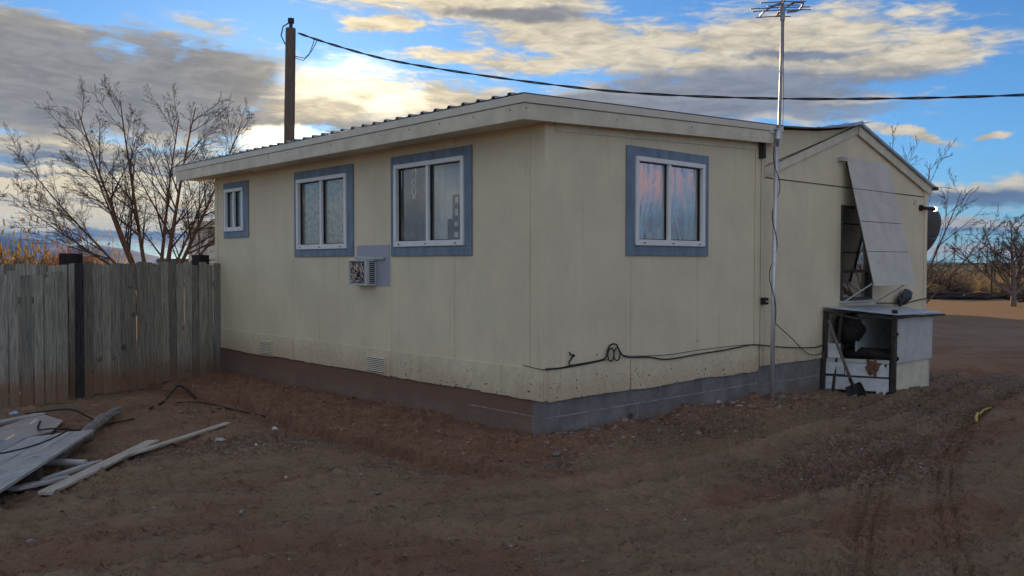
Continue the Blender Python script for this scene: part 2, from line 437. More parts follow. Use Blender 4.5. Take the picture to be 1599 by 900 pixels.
    for cx, cy, rx, ry, a in ((-2.7, 8.7, 1.9, .75, .12), (-.3, 7.75, 1.7, .42, .15), (2.0, 9.3, 1.6, .7, .6), (5.2, 11.2, 2.6, 1.5, .8), (3.4, 8.2, 2.6, 1.1, .7), (7.2, 12.8, 2.0, 1.8, .8)):
        dx = (X - cx) * math.cos(a) + (Y - cy) * math.sin(a); dy = -(X - cx) * math.sin(a) + (Y - cy) * math.cos(a)
        gr = np.maximum(gr, 1 - np.hypot(dx / rx, dy / ry))
    gr = .75 * sstep(.10, .6, gr + (fbm(X * 2.5, Y * 2.5, 121, 4) - .5) * .9)
    gr = gr * (1 - mound * (u < .4)) * (1 - .7 * rub)
    red = np.clip(mound * (u < .4) * .9 + rub * .8 + sstep(.62, .1, cd), 0, 1)
    red = np.maximum(red, sstep(.52, .68, fbm(al * .55 + 4, ac * 1.6, 131, 4)) * .75)
    return h, gr, red, np.maximum(far, sstep(24, 33, Y) * sstep(9, 14, X))
def gz(x, y): return float(ground_height(np.array([float(x)]), np.array([float(y)]))[0])

# ------------------------------------------------------------------ ground sheet
def graded(lo, hi, segs):
    """segs: list of (from,to,step) in the middle, geometric growth outwards"""
    mid = []
    for a, b_, s_ in segs: mid += list(np.arange(a, b_ - 1e-6, s_))
    mid.append(segs[-1][1])
    step = segs[-1][2]; x = mid[-1]; up = []
    while x < hi: step *= 1.13; x += step; up.append(x)
    step = segs[0][2]; x = mid[0]; dn = []
    while x > lo: step *= 1.13; x -= step; dn.append(x)
    return np.array(dn[::-1] + mid + up)
gx = graded(-9000, 9000, [(-8, -4.5, .05), (-4.5, 1.4, .026), (1.4, 3.9, .016), (3.9, 7, .03), (7, 12, .06)])
gy_ = graded(-300, 16000, [(4.0, 4.6, .03), (4.6, 7.6, .016), (7.6, 12.5, .03), (12.5, 18, .06)])
GX, GY = np.meshgrid(gx, gy_)
GH, GGR, GRED, GFAR = ground_height(GX, GY, True)
ny, nx = GX.shape
me = bpy.data.meshes.new('ground')
co = np.stack([GX, GY, GH], -1).reshape(-1, 3).astype(np.float32)
me.vertices.add(nx * ny); me.vertices.foreach_set('co', co.ravel())
ii, jj = np.meshgrid(np.arange(ny - 1), np.arange(nx - 1), indexing='ij')
q = np.stack([ii * nx + jj, ii * nx + jj + 1, (ii + 1) * nx + jj + 1, (ii + 1) * nx + jj], -1).reshape(-1).astype(np.int32)
nf = (nx - 1) * (ny - 1)
me.loops.add(nf * 4); me.loops.foreach_set('vertex_index', q)
me.polygons.add(nf); me.polygons.foreach_set('loop_start', np.arange(0, nf * 4, 4, dtype=np.int32))
try: me.polygons.foreach_set('loop_total', np.full(nf, 4, dtype=np.int32))
except Exception: pass
me.polygons.foreach_set('use_smooth', np.ones(nf, dtype=bool))
for nm, arr in (('gravel', GGR), ('red', GRED), ('far', GFAR)):
    a = me.attributes.new(nm, 'FLOAT', 'POINT'); a.data.foreach_set('value', arr.astype(np.float32).ravel())
me.update(); me.validate()
ground = bpy.data.objects.new('ground', me); C.objects.link(ground); tag(ground, kind='structure')
ground['label'] = 'red brown dirt yard with tyre tracks and gravel patches'
m, nt, b = new_mat('red brown dirt'); g = NG(nt)
tc = g.n('ShaderNodeTexCoord'); v = tc.outputs['Object']
def attr(n):
    a = g.n('ShaderNodeAttribute'); a.attribute_name = n; return a.outputs['Fac']
n_a = g.noise(v, .8, 6, .6); n_b = g.noise(v, 7, 6, .65); n_c = g.noise(v, 60, 4, .7)
c = g.mix(g.ss(n_a, .32, .68), (.315, .212, .138), (.42, .286, .184))
c = g.mix(g.ss(n_b, .35, .7), c, (.355, .243, .165))
c = g.mix(g.math('MULTIPLY', attr('red'), g.ss(n_b, .2, .6, .5, 1)), c, (.31, .165, .105))
c = g.mix(g.ss(n_c, .62, .75, 0, .55), c, (.13, .09, .065))  # dark flecks painted in as shade among small clods
c = g.mix(g.ss(n_c, .30, .22, 0, .5), c, (.34, .25, .18))
vo = g.n('ShaderNodeTexVoronoi'); vo.inputs['Scale'].default_value = 42; g.link(v, vo.inputs['Vector'])
vs = g.n('ShaderNodeSeparateColor'); g.link(vo.outputs['Color'], vs.inputs[0])
stone = g.mix(vs.outputs[0], (.12, .10, .10), (.30, .265, .255))
stone = g.mix(g.ss(vo.outputs['Distance'], .25, .6), stone, (.12, .085, .065))
gm = g.math('MULTIPLY', attr('gravel'), g.ss(g.math('ADD', vs.outputs[1], g.math('MULTIPLY', n_b, .6)), .55, .85))
c = g.mix(g.math('MULTIPLY', gm, .85), c, stone)
c = g.mix(g.ss(g.noise(v, 30, 4, .7), .57, .66, 0, .6), c, (.15, .10, .072))  # wider dark flecks, clod shadows put into the colour
mpS = g.n('ShaderNodeMapping'); mpS.inputs['Rotation'].default_value = (0, 0, R_(-30)); mpS.inputs['Scale'].default_value = (1.2, 9, 3); g.link(v, mpS.inputs[0])
n_s = g.noise(mpS.outputs[0], 1.6, 7, .65, .3)
c = g.mix(g.ss(n_s, .55, .72, 0, .45), c, (.19, .12, .08))
c = g.mix(g.ss(n_s, .45, .30, 0, .35), c, (.50, .36, .245))
c = g.mix(attr('far'), c, (.31, .20, .11))  # orange of sunlit dirt put into the distant and right-hand ground colour
g.link(c, b.inputs['Base Color']); b.inputs['Roughness'].default_value = .96; b.inputs['Specular IOR Level'].default_value = .12
n_d = g.noise(v, 24, 5, .7)
hh = g.math('ADD', g.math('ADD', g.math('MULTIPLY', n_c, .45), g.math('MULTIPLY', n_d, .9)), g.math('ADD', g.math('MULTIPLY', n_b, .8), g.math('MULTIPLY', n_s, 1.1)))
hh = g.math('ADD', hh, g.math('MULTIPLY', gm, g.ss(vo.outputs['Distance'], 0, .5, .8, 0)))
g.link(g.bump(hh, 1., .055), b.inputs['Normal'])
me.materials.append(m); M['dirt'] = m

# loose gravel lying on the yard (uncountable)
def scatter_stones(name, n, region, size, mats, seed, label):
    q = random.Random(seed); mb = MB(); k = 0
    base = [(1, 0, 0), (-1, 0, 0), (0, 1, 0), (0, -1, 0), (0, 0, 1), (0, 0, -1)]
    fs = [(0, 2, 4), (2, 1, 4), (1, 3, 4), (3, 0, 4), (2, 0, 5), (1, 2, 5), (3, 1, 5), (0, 3, 5)]
    pts = [region(q) for _ in range(n)]
    P = np.array(pts); H, GR, RE, _ = ground_height(P[:, 0], P[:, 1], True)
    for (x, y), z, gr in zip(pts, H, GR):
        if q.random() > .12 + gr: continue
        s = size * math.exp(q.gauss(0, .45)); a = q.uniform(0, 6.28)
        sx, sy, sz = s * q.uniform(.7, 1.3), s * q.uniform(.6, 1.1), s * q.uniform(.35, .75)
        vs = []
        for p in base:
            px, py, pz = p[0] * sx * q.uniform(.7, 1.2), p[1] * sy * q.uniform(.7, 1.2), p[2] * sz
            px += q.uniform(-.3, .3) * sx; py += q.uniform(-.3, .3) * sy
            vs.append((x + px * math.cos(a) - py * math.sin(a), y + px * math.sin(a) + py * math.cos(a), z + pz + sz * .25))
        mb.add(vs, fs)
    return tag(mb.build(name, mats), label, 'gravel', kind='stuff')
def reg_yard(q):
    y = 4.5 + 11 * q.random() ** 1.3; x = (q.uniform(-.62, .62)) * y; return (x, y)
stone_m = simple('mixed gravel', (.20, .17, .155), .9, var=.5, scale=9, island=.55)
scatter_stones('gravel', 15000, reg_yard, .0085, stone_m, 3, 'loose grey and brown gravel strewn over the dirt yard')
def reg_rub(q):
    u = q.uniform(-.2, 4.6); v = -abs(q.gauss(.1, .35)); return W(u, v, 0)[:2]
def rubble():
    q = random.Random(9); mb = MB()
    for i in range(520):
        x, y = reg_rub(q); s = .012 * math.exp(q.gauss(0, .65)); s = min(s, .05)
        mb.blob((x, y, gz(x, y) + s * .1), s, i, (1, q.uniform(.6, 1), .6), 5, .3)
    tag(mb.build('rubble', simple('crumbled soil and mortar', (.23, .175, .14), .95, var=.35, scale=8, island=.5)), 'crumbled clods and mortar bits along the right wall base', 'rubble', kind='stuff')
rubble()
def clods():
    q = random.Random(19); mb = MB()
    for i in range(700):
        v_ = q.uniform(-.6, 7.6); u_ = -abs(q.gauss(.55, .4))
        x, y, _ = W(u_, v_, 0); s = min(.012 * math.exp(q.gauss(0, .6)), .05)
        mb.blob((x, y, gz(x, y) + s * .1), s, i + 77, (1, q.uniform(.6, 1), .6), 5, .3)
    tag(mb.build('soil_clods', simple('red soil clod', (.25, .13, .08), .97, var=.3, scale=8, island=.35)), 'red soil clods on the heap along the left wall', 'soil clods', kind='stuff')
clods()
def yard_crumbs():
    q = random.Random(23); mb = MB(); n = 42000
    Yv = np.array([4.4 + 9.5 * q.random() ** 1.6 for _ in range(n)]); Xv = np.array([q.uniform(-.63, .63) for _ in range(n)]) * Yv
    al = Xv * .86 + Yv * .5; ac = -Xv * .5 + Yv * .86
    dn = fbm(al * 1.0, ac * 7.0, 201, 4) * .7 + fbm(Xv * 1.1, Yv * 1.1, 211, 3) * .3
    u = (Xv - HC[0]) * ca + (Yv - HC[1]) * sa; vv = -(Xv - HC[0]) * sa + (Yv - HC[1]) * ca
    keep = (dn > .50) & (np.maximum(-u, -vv) > .25)
    Xv, Yv, dn = Xv[keep], Yv[keep], dn[keep]; Zv = ground_height(Xv, Yv)
    base = [(1, 0, 0), (-1, 0, 0), (0, 1, 0), (0, -1, 0), (0, 0, 1)]; fs = [(0, 2, 4), (2, 1, 4), (1, 3, 4), (3, 0, 4)]
    for x, y, z, d in zip(Xv, Yv, Zv, dn):
        s = min(.020, .0056 * math.exp(q.gauss(0, .55)) * (1 + 2.2 * (d - .5))); a = q.uniform(0, 6.28); cs, sn = math.cos(a) * s, math.sin(a) * s
        vs = []
        for p in base:
            px, py = p[0] * q.uniform(.7, 1.4) + q.uniform(-.25, .25), p[1] * q.uniform(.6, 1.1) + q.uniform(-.25, .25)
            vs.append((x + px * cs - py * sn, y + px * sn + py * cs, z - s * .25 + p[2] * s * q.uniform(.7, 1.2)))
        mb.add(vs, fs)
    tag(mb.build('dirt_crumbs', M['dirt']), 'small crumbled clods of dry dirt raked over the yard', 'dirt crumbs', kind='stuff')
yard_crumbs()
def litter():
    q = random.Random(5); mb = MB()
    for i in range(150):
        y = 4.6 + 8 * q.random(); x = q.uniform(-.6, .6) * y; a = q.uniform(0, 3.14); L = q.uniform(.03, .14); z = gz(x, y) + .006
        mb.bar((x, y, z), (x + L * math.cos(a), y + L * math.sin(a), z + q.uniform(-.003, .02)), .004, .004)
    tag(mb.build('straw_litter', simple('dry straw', (.22, .17, .11), .9, var=.4, scale=6, island=.4)), 'dry twigs and straw bits scattered on the dirt', 'litter', kind='stuff')
litter()

# ------------------------------------------------------------------ the house
house = empty('house', (HC[0], HC[1], 0), HA, 'low cream house with blue window trim, metal roof and a gabled wing on its right', 'house')

def panel_wall(mb, core, plane, lo, hi, zlo, zhi_fn, holes, joints, thick=.012, face=0., gap=.005):
    """plane 'x' -> faces -x at x=face; plane 'y' -> faces -y at y=face. zhi_fn(t) gives the top; holes=(a,b,z0,z1)"""
    edges = sorted(set([lo, hi] + joints))
    def quadbox(M_, a, b_, z0, z1a, z1b, d0, d1):
        if plane == 'x': M_.hexa([(d0, a, z0), (d1, a, z0), (d1, b_, z0), (d0, b_, z0), (d0, a, z1a), (d1, a, z1a), (d1, b_, z1b), (d0, b_, z1b)])
        else: M_.hexa([(a, d0, z0), (b_, d0, z0), (b_, d1, z0), (a, d1, z0), (a, d0, z1a), (b_, d0, z1b), (b_, d1, z1b), (a, d1, z1a)])
    def fill(M_, a, b_, d0, d1):
        cuts = sorted(set([a, b_] + [h for H_ in holes for h in H_[:2] if a < h < b_]))
        for s, t in zip(cuts[:-1], cuts[1:]):
            mid = (s + t) / 2; hs = sorted([(h[2], h[3]) for h in holes if h[0] < mid < h[1]])
            z = zlo
            for h0, h1 in hs: quadbox(M_, s, t, z, h0, h0, d0, d1); z = h1
            quadbox(M_, s, t, z, zhi_fn(s), zhi_fn(t), d0, d1)
    for a, b_ in zip(edges[:-1], edges[1:]):
        fill(mb, a + (gap / 2 if a != lo else 0), b_ - (gap / 2 if b_ != hi else 0), face, face + thick)
    fill(core, lo + .004, hi - .004, face + thick + .001, face + thick + .03)

rz = lambda x: 3.165 + .0405 * (x + .4)       # underside of the sloped soffit
win_left = [(1.24, 2.565, 1.98, 2.96), (3.64, 4.95, 1.976, 2.955), (6.64, 7.305, 2.29, 2.965)]
win_right = [(1.345, 2.615, 1.98, 2.952)]
win_gab = [(5.98, 6.95, 1.24, 2.63)]
wl, core = MB(), MB()
panel_wall(wl, core, 'x', .0, 7.72, .415, lambda t: 3.20, win_left, [.22, 1.44, 2.66, 3.88, 5.10, 6.32, 7.54])
wr = MB()
panel_wall(wr, core, 'y', .013, 3.85, .415, lambda t: rz(t) - .005, win_right, [.12, 1.30, 2.515, 3.73])
wl.build('left_wall', M['siding'], house); wr.build('right_wall', M['siding'], house)
# gable wing wall
wg = MB()
panel_wall(wg, core, 'y', 3.87, 8.92, .455, lambda t: 2.885, win_gab, [3.92], face=-.006)
wg.build('gable_wall', M['siding'], house)
GR_L, GR_R = (3.90, 3.005), (8.92, 3.09); RX, RZ = 6.42, 3.80
tri = MB(); tri.prism([(3.87, -.004, 2.895), (8.92, -.004, 2.895), (8.92, -.004, 3.06), (RX, -.004, RZ - .01), (3.87, -.004, 3.0)], (0, .02, 0))
tri.build('gable_panel', M['siding'], house)
core.box(3.9, 8.9, .02, .05, 2.8, 2.95); core.build('wall_core', M['core'], house)
# infill above the left rake, under the lifted roof sheet
inf = MB(); inf.prism([(3.86, .012, 3.0), (4.15, .012, 3.10), (RX, .012, RZ + .0), (6.42, .012, 3.83), (6.0, .012, 3.72), (5.3, .012, 3.625), (4.15, .012, 3.53), (3.86, .012, 3.50)], (0, .02, 0))
inf.build('infill_panel', M['siding'], house)
# closing walls and floor so the rooms are dark
shell = MB()
shell.box(.05, 3.8, 7.66, 7.72, .0, 3.2); shell.box(8.86, 8.92, .03, 11.9, -.3, 3.08); shell.box(3.9, 8.92, 11.9, 11.97, -.3, 3.08); shell.box(3.85, 3.91, 7.72, 11.9, -.3, 3.0)
shell.prism([(3.9, 11.9, 3.08), (8.9, 11.9, 3.08), (RX, 11.9, 3.75)], (0, .06, 0))
shell.build('rear_wall', M['siding'], house)
fl = MB(); fl.box(.06, 8.8, .06, 7.6, .40, .45); fl.box(.2, 8.8, 2.3, 2.36, .45, 3.1); fl.box(2.9, 2.96, 2.36, 7.6, .45, 3.1); fl.build('floor', M['inside'], house)

# skirt boards with ragged lower edge
def skirt(name, plane, a, b_, top, bot, seed, notch=(), face=-.012, thick=.012, joints=()):
    q = random.Random(seed); mb = MB(); n = int((b_ - a) / .035); P = []
    jo = 0.; zs = []
    for i in range(n + 1):
        t = a + (b_ - a) * i / n
        jo += q.gauss(0, .003); jo *= .85
        z = bot + jo + .006 * math.sin(t * 3.1 + seed)
        for c0, c1, dz in notch:
            if c0 < t < c1: z += dz * (.7 + .6 * q.random())
        zs.append((t, z))
    cuts = [a] + list(joints) + [b_]
    for c0, c1 in zip(cuts[:-1], cuts[1:]):
        seg = [(t, z) for t, z in zs if c0 + .002 <= t <= c1 - .002]
        lo, hi = [], []
        for (t, z) in seg:
            lo.append(t); hi.append(z)
        poly = [(seg[0][0], top)] + seg + [(seg[-1][0], top)]
        for (t0, z0), (t1, z1) in zip(seg[:-1], seg[1:]):
            if plane == 'x': mb.hexa([(face, t0, z0), (face + thick, t0, z0), (face + thick, t1, z1), (face, t1, z1), (face, t0, top), (face + thick, t0, top), (face + thick, t1, top), (face, t1, top)])
            else: mb.hexa([(t0, face, z0), (t1, face, z1), (t1, face + thick, z1), (t0, face + thick, z0), (t0, face, top), (t1, face, top), (t1, face + thick, top), (t0, face + thick, top)])
    return mb.build(name, M['siding'], house)
skirt('skirt_board', 'x', -.012, 7.72, .725, .41, 4, notch=((1.28, 1.42, .03), (1.06, 1.2, .035), (.98, 1.06, .02)), joints=(2.66, 5.10))
skirt('skirt_board', 'y', .0, 3.84, .74, .405, 6, notch=((3.35, 3.55, .01),), joints=(1.30,))
skirt('skirt_board', 'y', 3.90, 8.92, .70, .450, 8, face=-.016, thick=.008)
# foundation
fo = MB(); fo.box(.015, .2, .02, 7.7, -.5, .42); fo.build('block_foundation', M['block_red'], house)
fo = MB(); fo.box(.012, 3.86, .012, .2, -.5, .414); fo.box(3.86, 8.88, .006, .2, -.5, .46); fo.build('block_foundation', M['block'], house)
mo = MB(); mo.box(.0125, .03, .02, 1.2, .234, .244); mo.box(.02, 3.84, .008, .03, .233, .247); mo.box(3.9, 5.4, .002, .02, .205, .217)
for k in range(9): mo.box(.2 + .41 * k, .207 + .41 * k, .0095, .03, -.1 if k % 2 else .24, .233 if k % 2 else .41)
mo.build('mortar_joint', M['mortar'], house)

# corner and frieze trim
ct = MB(); ct.box(-.010, -.0005, .0, .10, .726, 3.15); ct.box(-.010, .12, -.010, -.0005, .742, 3.15); ct.build('corner_trim', M['siding'], house, bevel=.003)
ct = MB()
ct.box(3.735, 3.85, -.012, -.0005, .742, 3.33); ct.build('corner_trim', M['siding'], house, bevel=.003)
ct = MB(); ct.box(3.858, 3.92, -.02, -.0075, .70, 3.30); ct.build('corner_trim', M['siding'], house, bevel=.003)
ct = MB(); ct.box(-.010, -.0005, 7.62, 7.72, .726, 3.15)
ct.build('corner_trim', M['siding'], house, bevel=.003)
fz = MB(); fz.hexa([(.122, -.012, 3.095), (3.733, -.012, 3.225), (3.733, -.0005, 3.225), (.122, -.0005, 3.095), (.122, -.012, rz(.12) - .006), (3.733, -.012, rz(3.73) - .006), (3.733, -.0005, rz(3.73) - .006), (.122, -.0005, rz(.12) - .006)])
fz.build('frieze_board', M['trimcream'], house, bevel=.002)
# fascia: lower board and metal drip edge above it
fa = MB(); fa.box(-.42, -.395, -.11, 5.0, 3.138, 3.290); fa.box(-.422, -.397, 5.004, 8.29, 3.138, 3.290)
fa.hexa([(-.42, -.135, 3.137), (4.15, -.135, 3.322), (4.15, -.112, 3.322), (-.42, -.112, 3.137), (-.42, -.135, 3.289), (4.15, -.135, 3.474), (4.15, -.112, 3.474), (-.42, -.112, 3.289)])
fa.build('fascia_board', M['trimcream'], house, bevel=.003)
dr = MB(); dr.box(-.432, -.392, -.145, 8.30, 3.294, 3.376)
dr.hexa([(-.431, -.147, 3.2945), (4.16, -.147, 3.478), (4.16, -.108, 3.478), (-.431, -.108, 3.2945), (-.431, -.147, 3.377), (4.16, -.147, 3.552), (4.16, -.108, 3.552), (-.431, -.108, 3.377)])
dr.build('drip_edge', M['drip'], house, bevel=.004)
so = MB(); so.box(-.394, -.001, -.108, 8.28, 3.165, 3.18)
so.hexa([(.0, -.108, rz(0)), (4.14, -.108, rz(4.14)), (4.14, .0, rz(4.14)), (0, 0, rz(0)), (.0, -.108, rz(0) + .012), (4.14, -.108, rz(4.14) + .012), (4.14, .0, rz(4.14) + .012), (0, 0, rz(0) + .012)])
so.build('soffit', M['trimcream'], house)
# lifted metal roof of the addition
xs = [(-.44, 3.384), (.8, 3.432), (2.4, 3.494), (4.15, 3.560), (5.0, 3.625), (5.6, 3.690), (6.1, 3.765), (6.70, 3.895)]
yv = []; y = -.15
while y < 8.3:
    yv += [(y, 0), (y + .165, 0), (y + .180, .024), (y + .215, .024), (y + .230, 0)]; y += .232
P = [[(x, yy, z + dz) for (yy, dz) in yv] for x, z in xs]
rf = MB(); rf.grid(P); rf.build('metal_roof', M['galv'], house, solid=.003)
# wing roof
rg = MB()
rg.hexa([(RX, -.09, RZ + .02), (9.08, -.09, 3.035), (9.08, 12.2, 3.035), (RX, 12.2, RZ + .02), (RX, -.09, RZ + .065), (9.08, -.09, 3.08), (9.08, 12.2, 3.08), (RX, 12.2, RZ + .065)])
rg.hexa([(3.7, .05, 2.93), (RX, .05, RZ + .02), (RX, 12.2, RZ + .02), (3.7, 12.2, 2.93), (3.7, .05, 2.96), (RX, .05, RZ + .05), (RX, 12.2, RZ + .05), (3.7, 12.2, 2.96)])
rg.build('wing_roof', M['galv'], house, bevel=.004)
ra = MB()
def rake(x0, z0, x1, z1, h, y0, y1): ra.hexa([(x0, y0, z0 - h), (x1, y0, z1 - h), (x1, y1, z1 - h), (x0, y1, z0 - h), (x0, y0, z0), (x1, y0, z1), (x1, y1, z1), (x0, y1, z0)])
rake(RX + .004, RZ + .012, 9.04, 3.045, .135, -.05, -.02)
rake(3.90, 3.00, RX - .004, RZ + .012, .12, -.034, -.006)
ra.build('rake_board', M['trimcream'], house, bevel=.003)
fl2 = MB(); fl2.box(3.93, 8.80, -.0125, -.0045, 2.884, 2.896); fl2.hexa([(4.15, -.041, 3.08), (RX, -.041, RZ + .014), (RX, -.036, RZ + .014), (4.15, -.036, 3.08), (4.15, -.041, 3.09), (RX, -.041, RZ + .026), (RX, -.036, RZ + .026), (4.15, -.036, 3.09)])
fl2.build('flashing_strip', M['rust'], house)
gt = MB(); gt.box(8.82, 8.92, -.02, -.0065, .45, 3.0); gt.build('corner_trim', M['siding'], house, bevel=.003)
gt = MB(); gt.box(8.9205, 8.935, -.02, .1, -.2, 3.03); gt.build('corner_trim', M['siding'], house, bevel=.003)
et = MB(); et.box(9.03, 9.16, -.11, -.02, 3.01, 3.07); et.build('gutter_end', M['rust'], house, bevel=.01)
eb = MB(); eb.box(3.79, 3.845, -.09, -.012, 3.12, 3.335); eb.build('eave_block', M['oldwood'], house, bevel=.004)
# nail heads and cracks on the fascia
def nail(*b):
    nh = MB(); nh.box(*b); nh.build('nail_head', M['rust'], house)
for i in range(14):
    yy = .05 + .55 * i; nail(-.4235, -.419, yy, yy + .012, 3.24, 3.252)
for xx, zz in ((-.395, 3.24),(.9, 3.27), (2.2, 3.33), (3.4, 3.38)): nail(xx, xx + .012, -.1375, -.134, zz, zz + .012)
for (xx, zz) in ((.43, .58), (.43, .50), (1.36, .6), (2.0, .57), (.74, .62), (.74, .82), (2.5, .86)): nail(xx, xx + .014, -.0145, -.011, zz, zz + .014)

# windows -----------------------------------------------------------------
def window(plane, a, b_, z0, z1, ta, tb, tz0, tz1, curtains, split=.5, glass='glass', film=None, deco=None):
    """frame rectangle a..b along the wall, trim rectangle around it. outward depth is negative."""
    def bx(mb, t0, t1, d0, d1, q0, q1):
        if plane == 'x': mb.box(d0, d1, t0, t1, q0, q1)
        else: mb.box(t0, t1, d0, d1, q0, q1)
    fw = .052; mb = MB()
    bx(mb, a, b_, -.042, .05, z0, z0 + fw * 1.25); bx(mb, a, b_, -.042, .05, z1 - fw, z1)
    bx(mb, a, a + fw, -.0415, .05, z0 + fw * 1.25, z1 - fw); bx(mb, b_ - fw, b_, -.0415, .05, z0 + fw * 1.25, z1 - fw)
    wob = mb.build('window', M['vinyl'], house, bevel=.004)
    mc = a + (b_ - a) * split
    t = MB(); bx(t, mc - .022, mc + .022, -.030, .04, z0 + fw * 1.25, z1 - fw); t.build('mullion', M['vinyl'], wob, bevel=.003)
    t = MB()
    bx(t, ta, tb, -.022, -.0005, tz0, z0 - .003); bx(t, ta, tb, -.022, -.0005, z1 + .003, tz1)
    bx(t, ta, a - .003, -.0215, -.0005, z0 - .003, z1 + .003); bx(t, b_ + .003, tb, -.0215, -.0005, z0 - .003, z1 + .003)
    t.build('trim', M['blue'], wob, bevel=.003)
    for s in (a + .12, (a + b_) / 2, b_ - .13):
        t = MB(); bx(t, s, s + .035, -.0445, -.040, z0 + .022, z0 + .034); t.build('weep_slot', M['gasket'], wob)
    t = MB(); gt_ = .010
    for p0, p1 in ((a + fw, mc - .022), (mc + .022, b_ - fw)):
        for s0, s1, q0, q1 in ((p0, p0 + gt_, z0 + fw * 1.25, z1 - fw), (p1 - gt_, p1, z0 + fw * 1.25, z1 - fw), (p0 + gt_, p1 - gt_, z0 + fw * 1.25, z0 + fw * 1.25 + gt_), (p0 + gt_, p1 - gt_, z1 - fw - gt_, z1 - fw)):
            bx(t, s0, s1, .004, .03, q0, q1)
    t.build('gasket', M['gasket'], wob)
    for p0, p1, dd in ((a + fw, mc - .02, .016), (mc + .02, b_ - fw, .020)):
        t = MB(); bx(t, p0, p1, dd, dd + .004, z0 + fw, z1 - fw); t.build('pane', M[film or glass], wob)
    for (f0, f1, key, amp, depth) in curtains:
        c0, c1 = a + (b_ - a) * f0, a + (b_ - a) * f1; n = 60; q = random.Random(int(c0 * 100)); ph = q.uniform(0, 6)
        rows = []
        for k in range(9):
            zz = z0 + .03 + (z1 - z0 - .05) * k / 8; row = []
            for i in range(n + 1):
                s = c0 + (c1 - c0) * i / n
                d = depth + amp * (math.sin(i * .62 + ph + .25 * math.sin(k * .8)) + .5 * math.sin(i * 1.37 + k * .2))
                row.append((d, s, zz) if plane == 'x' else (s, d, zz))
            rows.append(row)
        t = MB(); t.grid(rows); t.build('curtain', M[key], wob, smooth=True, solid=.003)
    if deco: deco(wob, bx)
    return wob
# note: along the left wall small y is the right-hand side in view
def deco3(wob, bx):
    t = MB(); zz = 2.02; y0 = 1.375
    def fr(yc, zc, w, h):   # little black frame
        for s0, s1, q0, q1 in ((yc, yc + w, zc, zc + .03), (yc, yc + w, zc + h - .03, zc + h), (yc, yc + .034, zc + .026, zc + h - .026), (yc + w - .034, yc + w, zc + .026, zc + h - .026)):
            bx(t, s0, s1, .028, .034, q0, q1)
    cells = [(y0, 2.045, .15, .12), (y0, 2.165, .15, .115), (y0, 2.28, .13, .14), (y0, 2.42, .13, .13), (y0 + .15, 2.045, .07, .12), (y0 + .15, 2.165, .07, .115)]
    for c_ in cells: fr(*c_)
    o = t.build('photo_frame', M['gasket'], wob)
    t = MB()
    for yc, zc, w, h in cells: bx(t, yc + .012, yc + w - .012, .0345, .037, zc + .01, zc + h - .01)
    t.build('frame_backing', M['white'], wob)
    t = MB()
    for zc, r in ((2.73, .045), (2.63, .055)):
        t.tube([(.032, 2.24 + r * .7 * math.cos(k * .5236), zc + r * math.sin(k * .5236)) for k in range(12)], .007, 5, closed=True)
    for k in range(3): t.tube([(.032, 2.22 + .02 * k, 2.58), (.032, 2.21 + .03 * k, 2.54)], .005, 4)
    t.build('window_ornament', M['sheer'], wob)
window('x', 1.24, 2.565, 1.98, 2.958, 1.12, 2.645, 1.87, 3.06, [(0, .52, 'sheer', .012, .10), (.5, .82, 'drape', .012, .13), (.8, 1.0, 'drape', .016, .09)], .505, deco=deco3)
window('x', 3.64, 4.95, 1.976, 2.952, 3.497, 5.035, 1.876, 3.06, [(0, .5, 'lace', .006, .055), (.46, 1, 'lace', .007, .06)], .5)
window('x', 6.64, 7.305, 2.29, 2.963, 6.49, 7.36, 2.187, 3.06, [(0, .36, 'sheer', .007, .05), (.34, .62, 'drape', .008, .06), (.6, 1, 'sheer', .008, .05)], .52)
window('y', 1.345, 2.615, 1.98, 2.952, 1.208, 2.705, 1.868, 3.058, [(0, .36, 'pink', .014, .09), (.5, 1, 'pink', .016, .085)], .475, film='film')
# dark framed double-hung window of the wing
def gable_window():
    a, b_, z0, z1 = 5.98, 6.95, 1.24, 2.63; mb = MB()
    mb.box(a, b_, -.03, .05, z0, z0 + .04); mb.box(a, b_, -.03, .05, z1 - .04, z1); mb.box(a, a + .04, -.0295, .05, z0 + .04, z1 - .04); mb.box(b_ - .04, b_, -.0295, .05, z0 + .04, z1 - .04)
    w = mb.build('window', M['darkframe'], house, bevel=.003)
    w['label'] = 'dark framed double hung window under the propped awning board'
    t = MB(); t.box(a + .04, b_ - .04, -.012, .035, 1.645, 1.69); t.build('meeting_rail', M['darkframe'], w, bevel=.003)
    t = MB(); t.box(a - .03, b_ + .03, -.065, -.0065, z0 - .035, z0 - .003); t.build('sill', M['greypaint'], w, bevel=.004)
    t = MB(); t.box(a + .035, b_ - .035, .012, .016, 1.69, z1 - .035); t.build('pane', M['gabglass'], w)
    t = MB(); t.box(a + .035, b_ - .035, .024, .028, z0 + .035, 1.645); t.build('pane', M['gabglass'], w)
    t = MB(); t.box(a + .05, b_ - .05, .10, .105, z0 + .05, z1 - .05); t.build('blind', M['drape'], w)
gable_window()
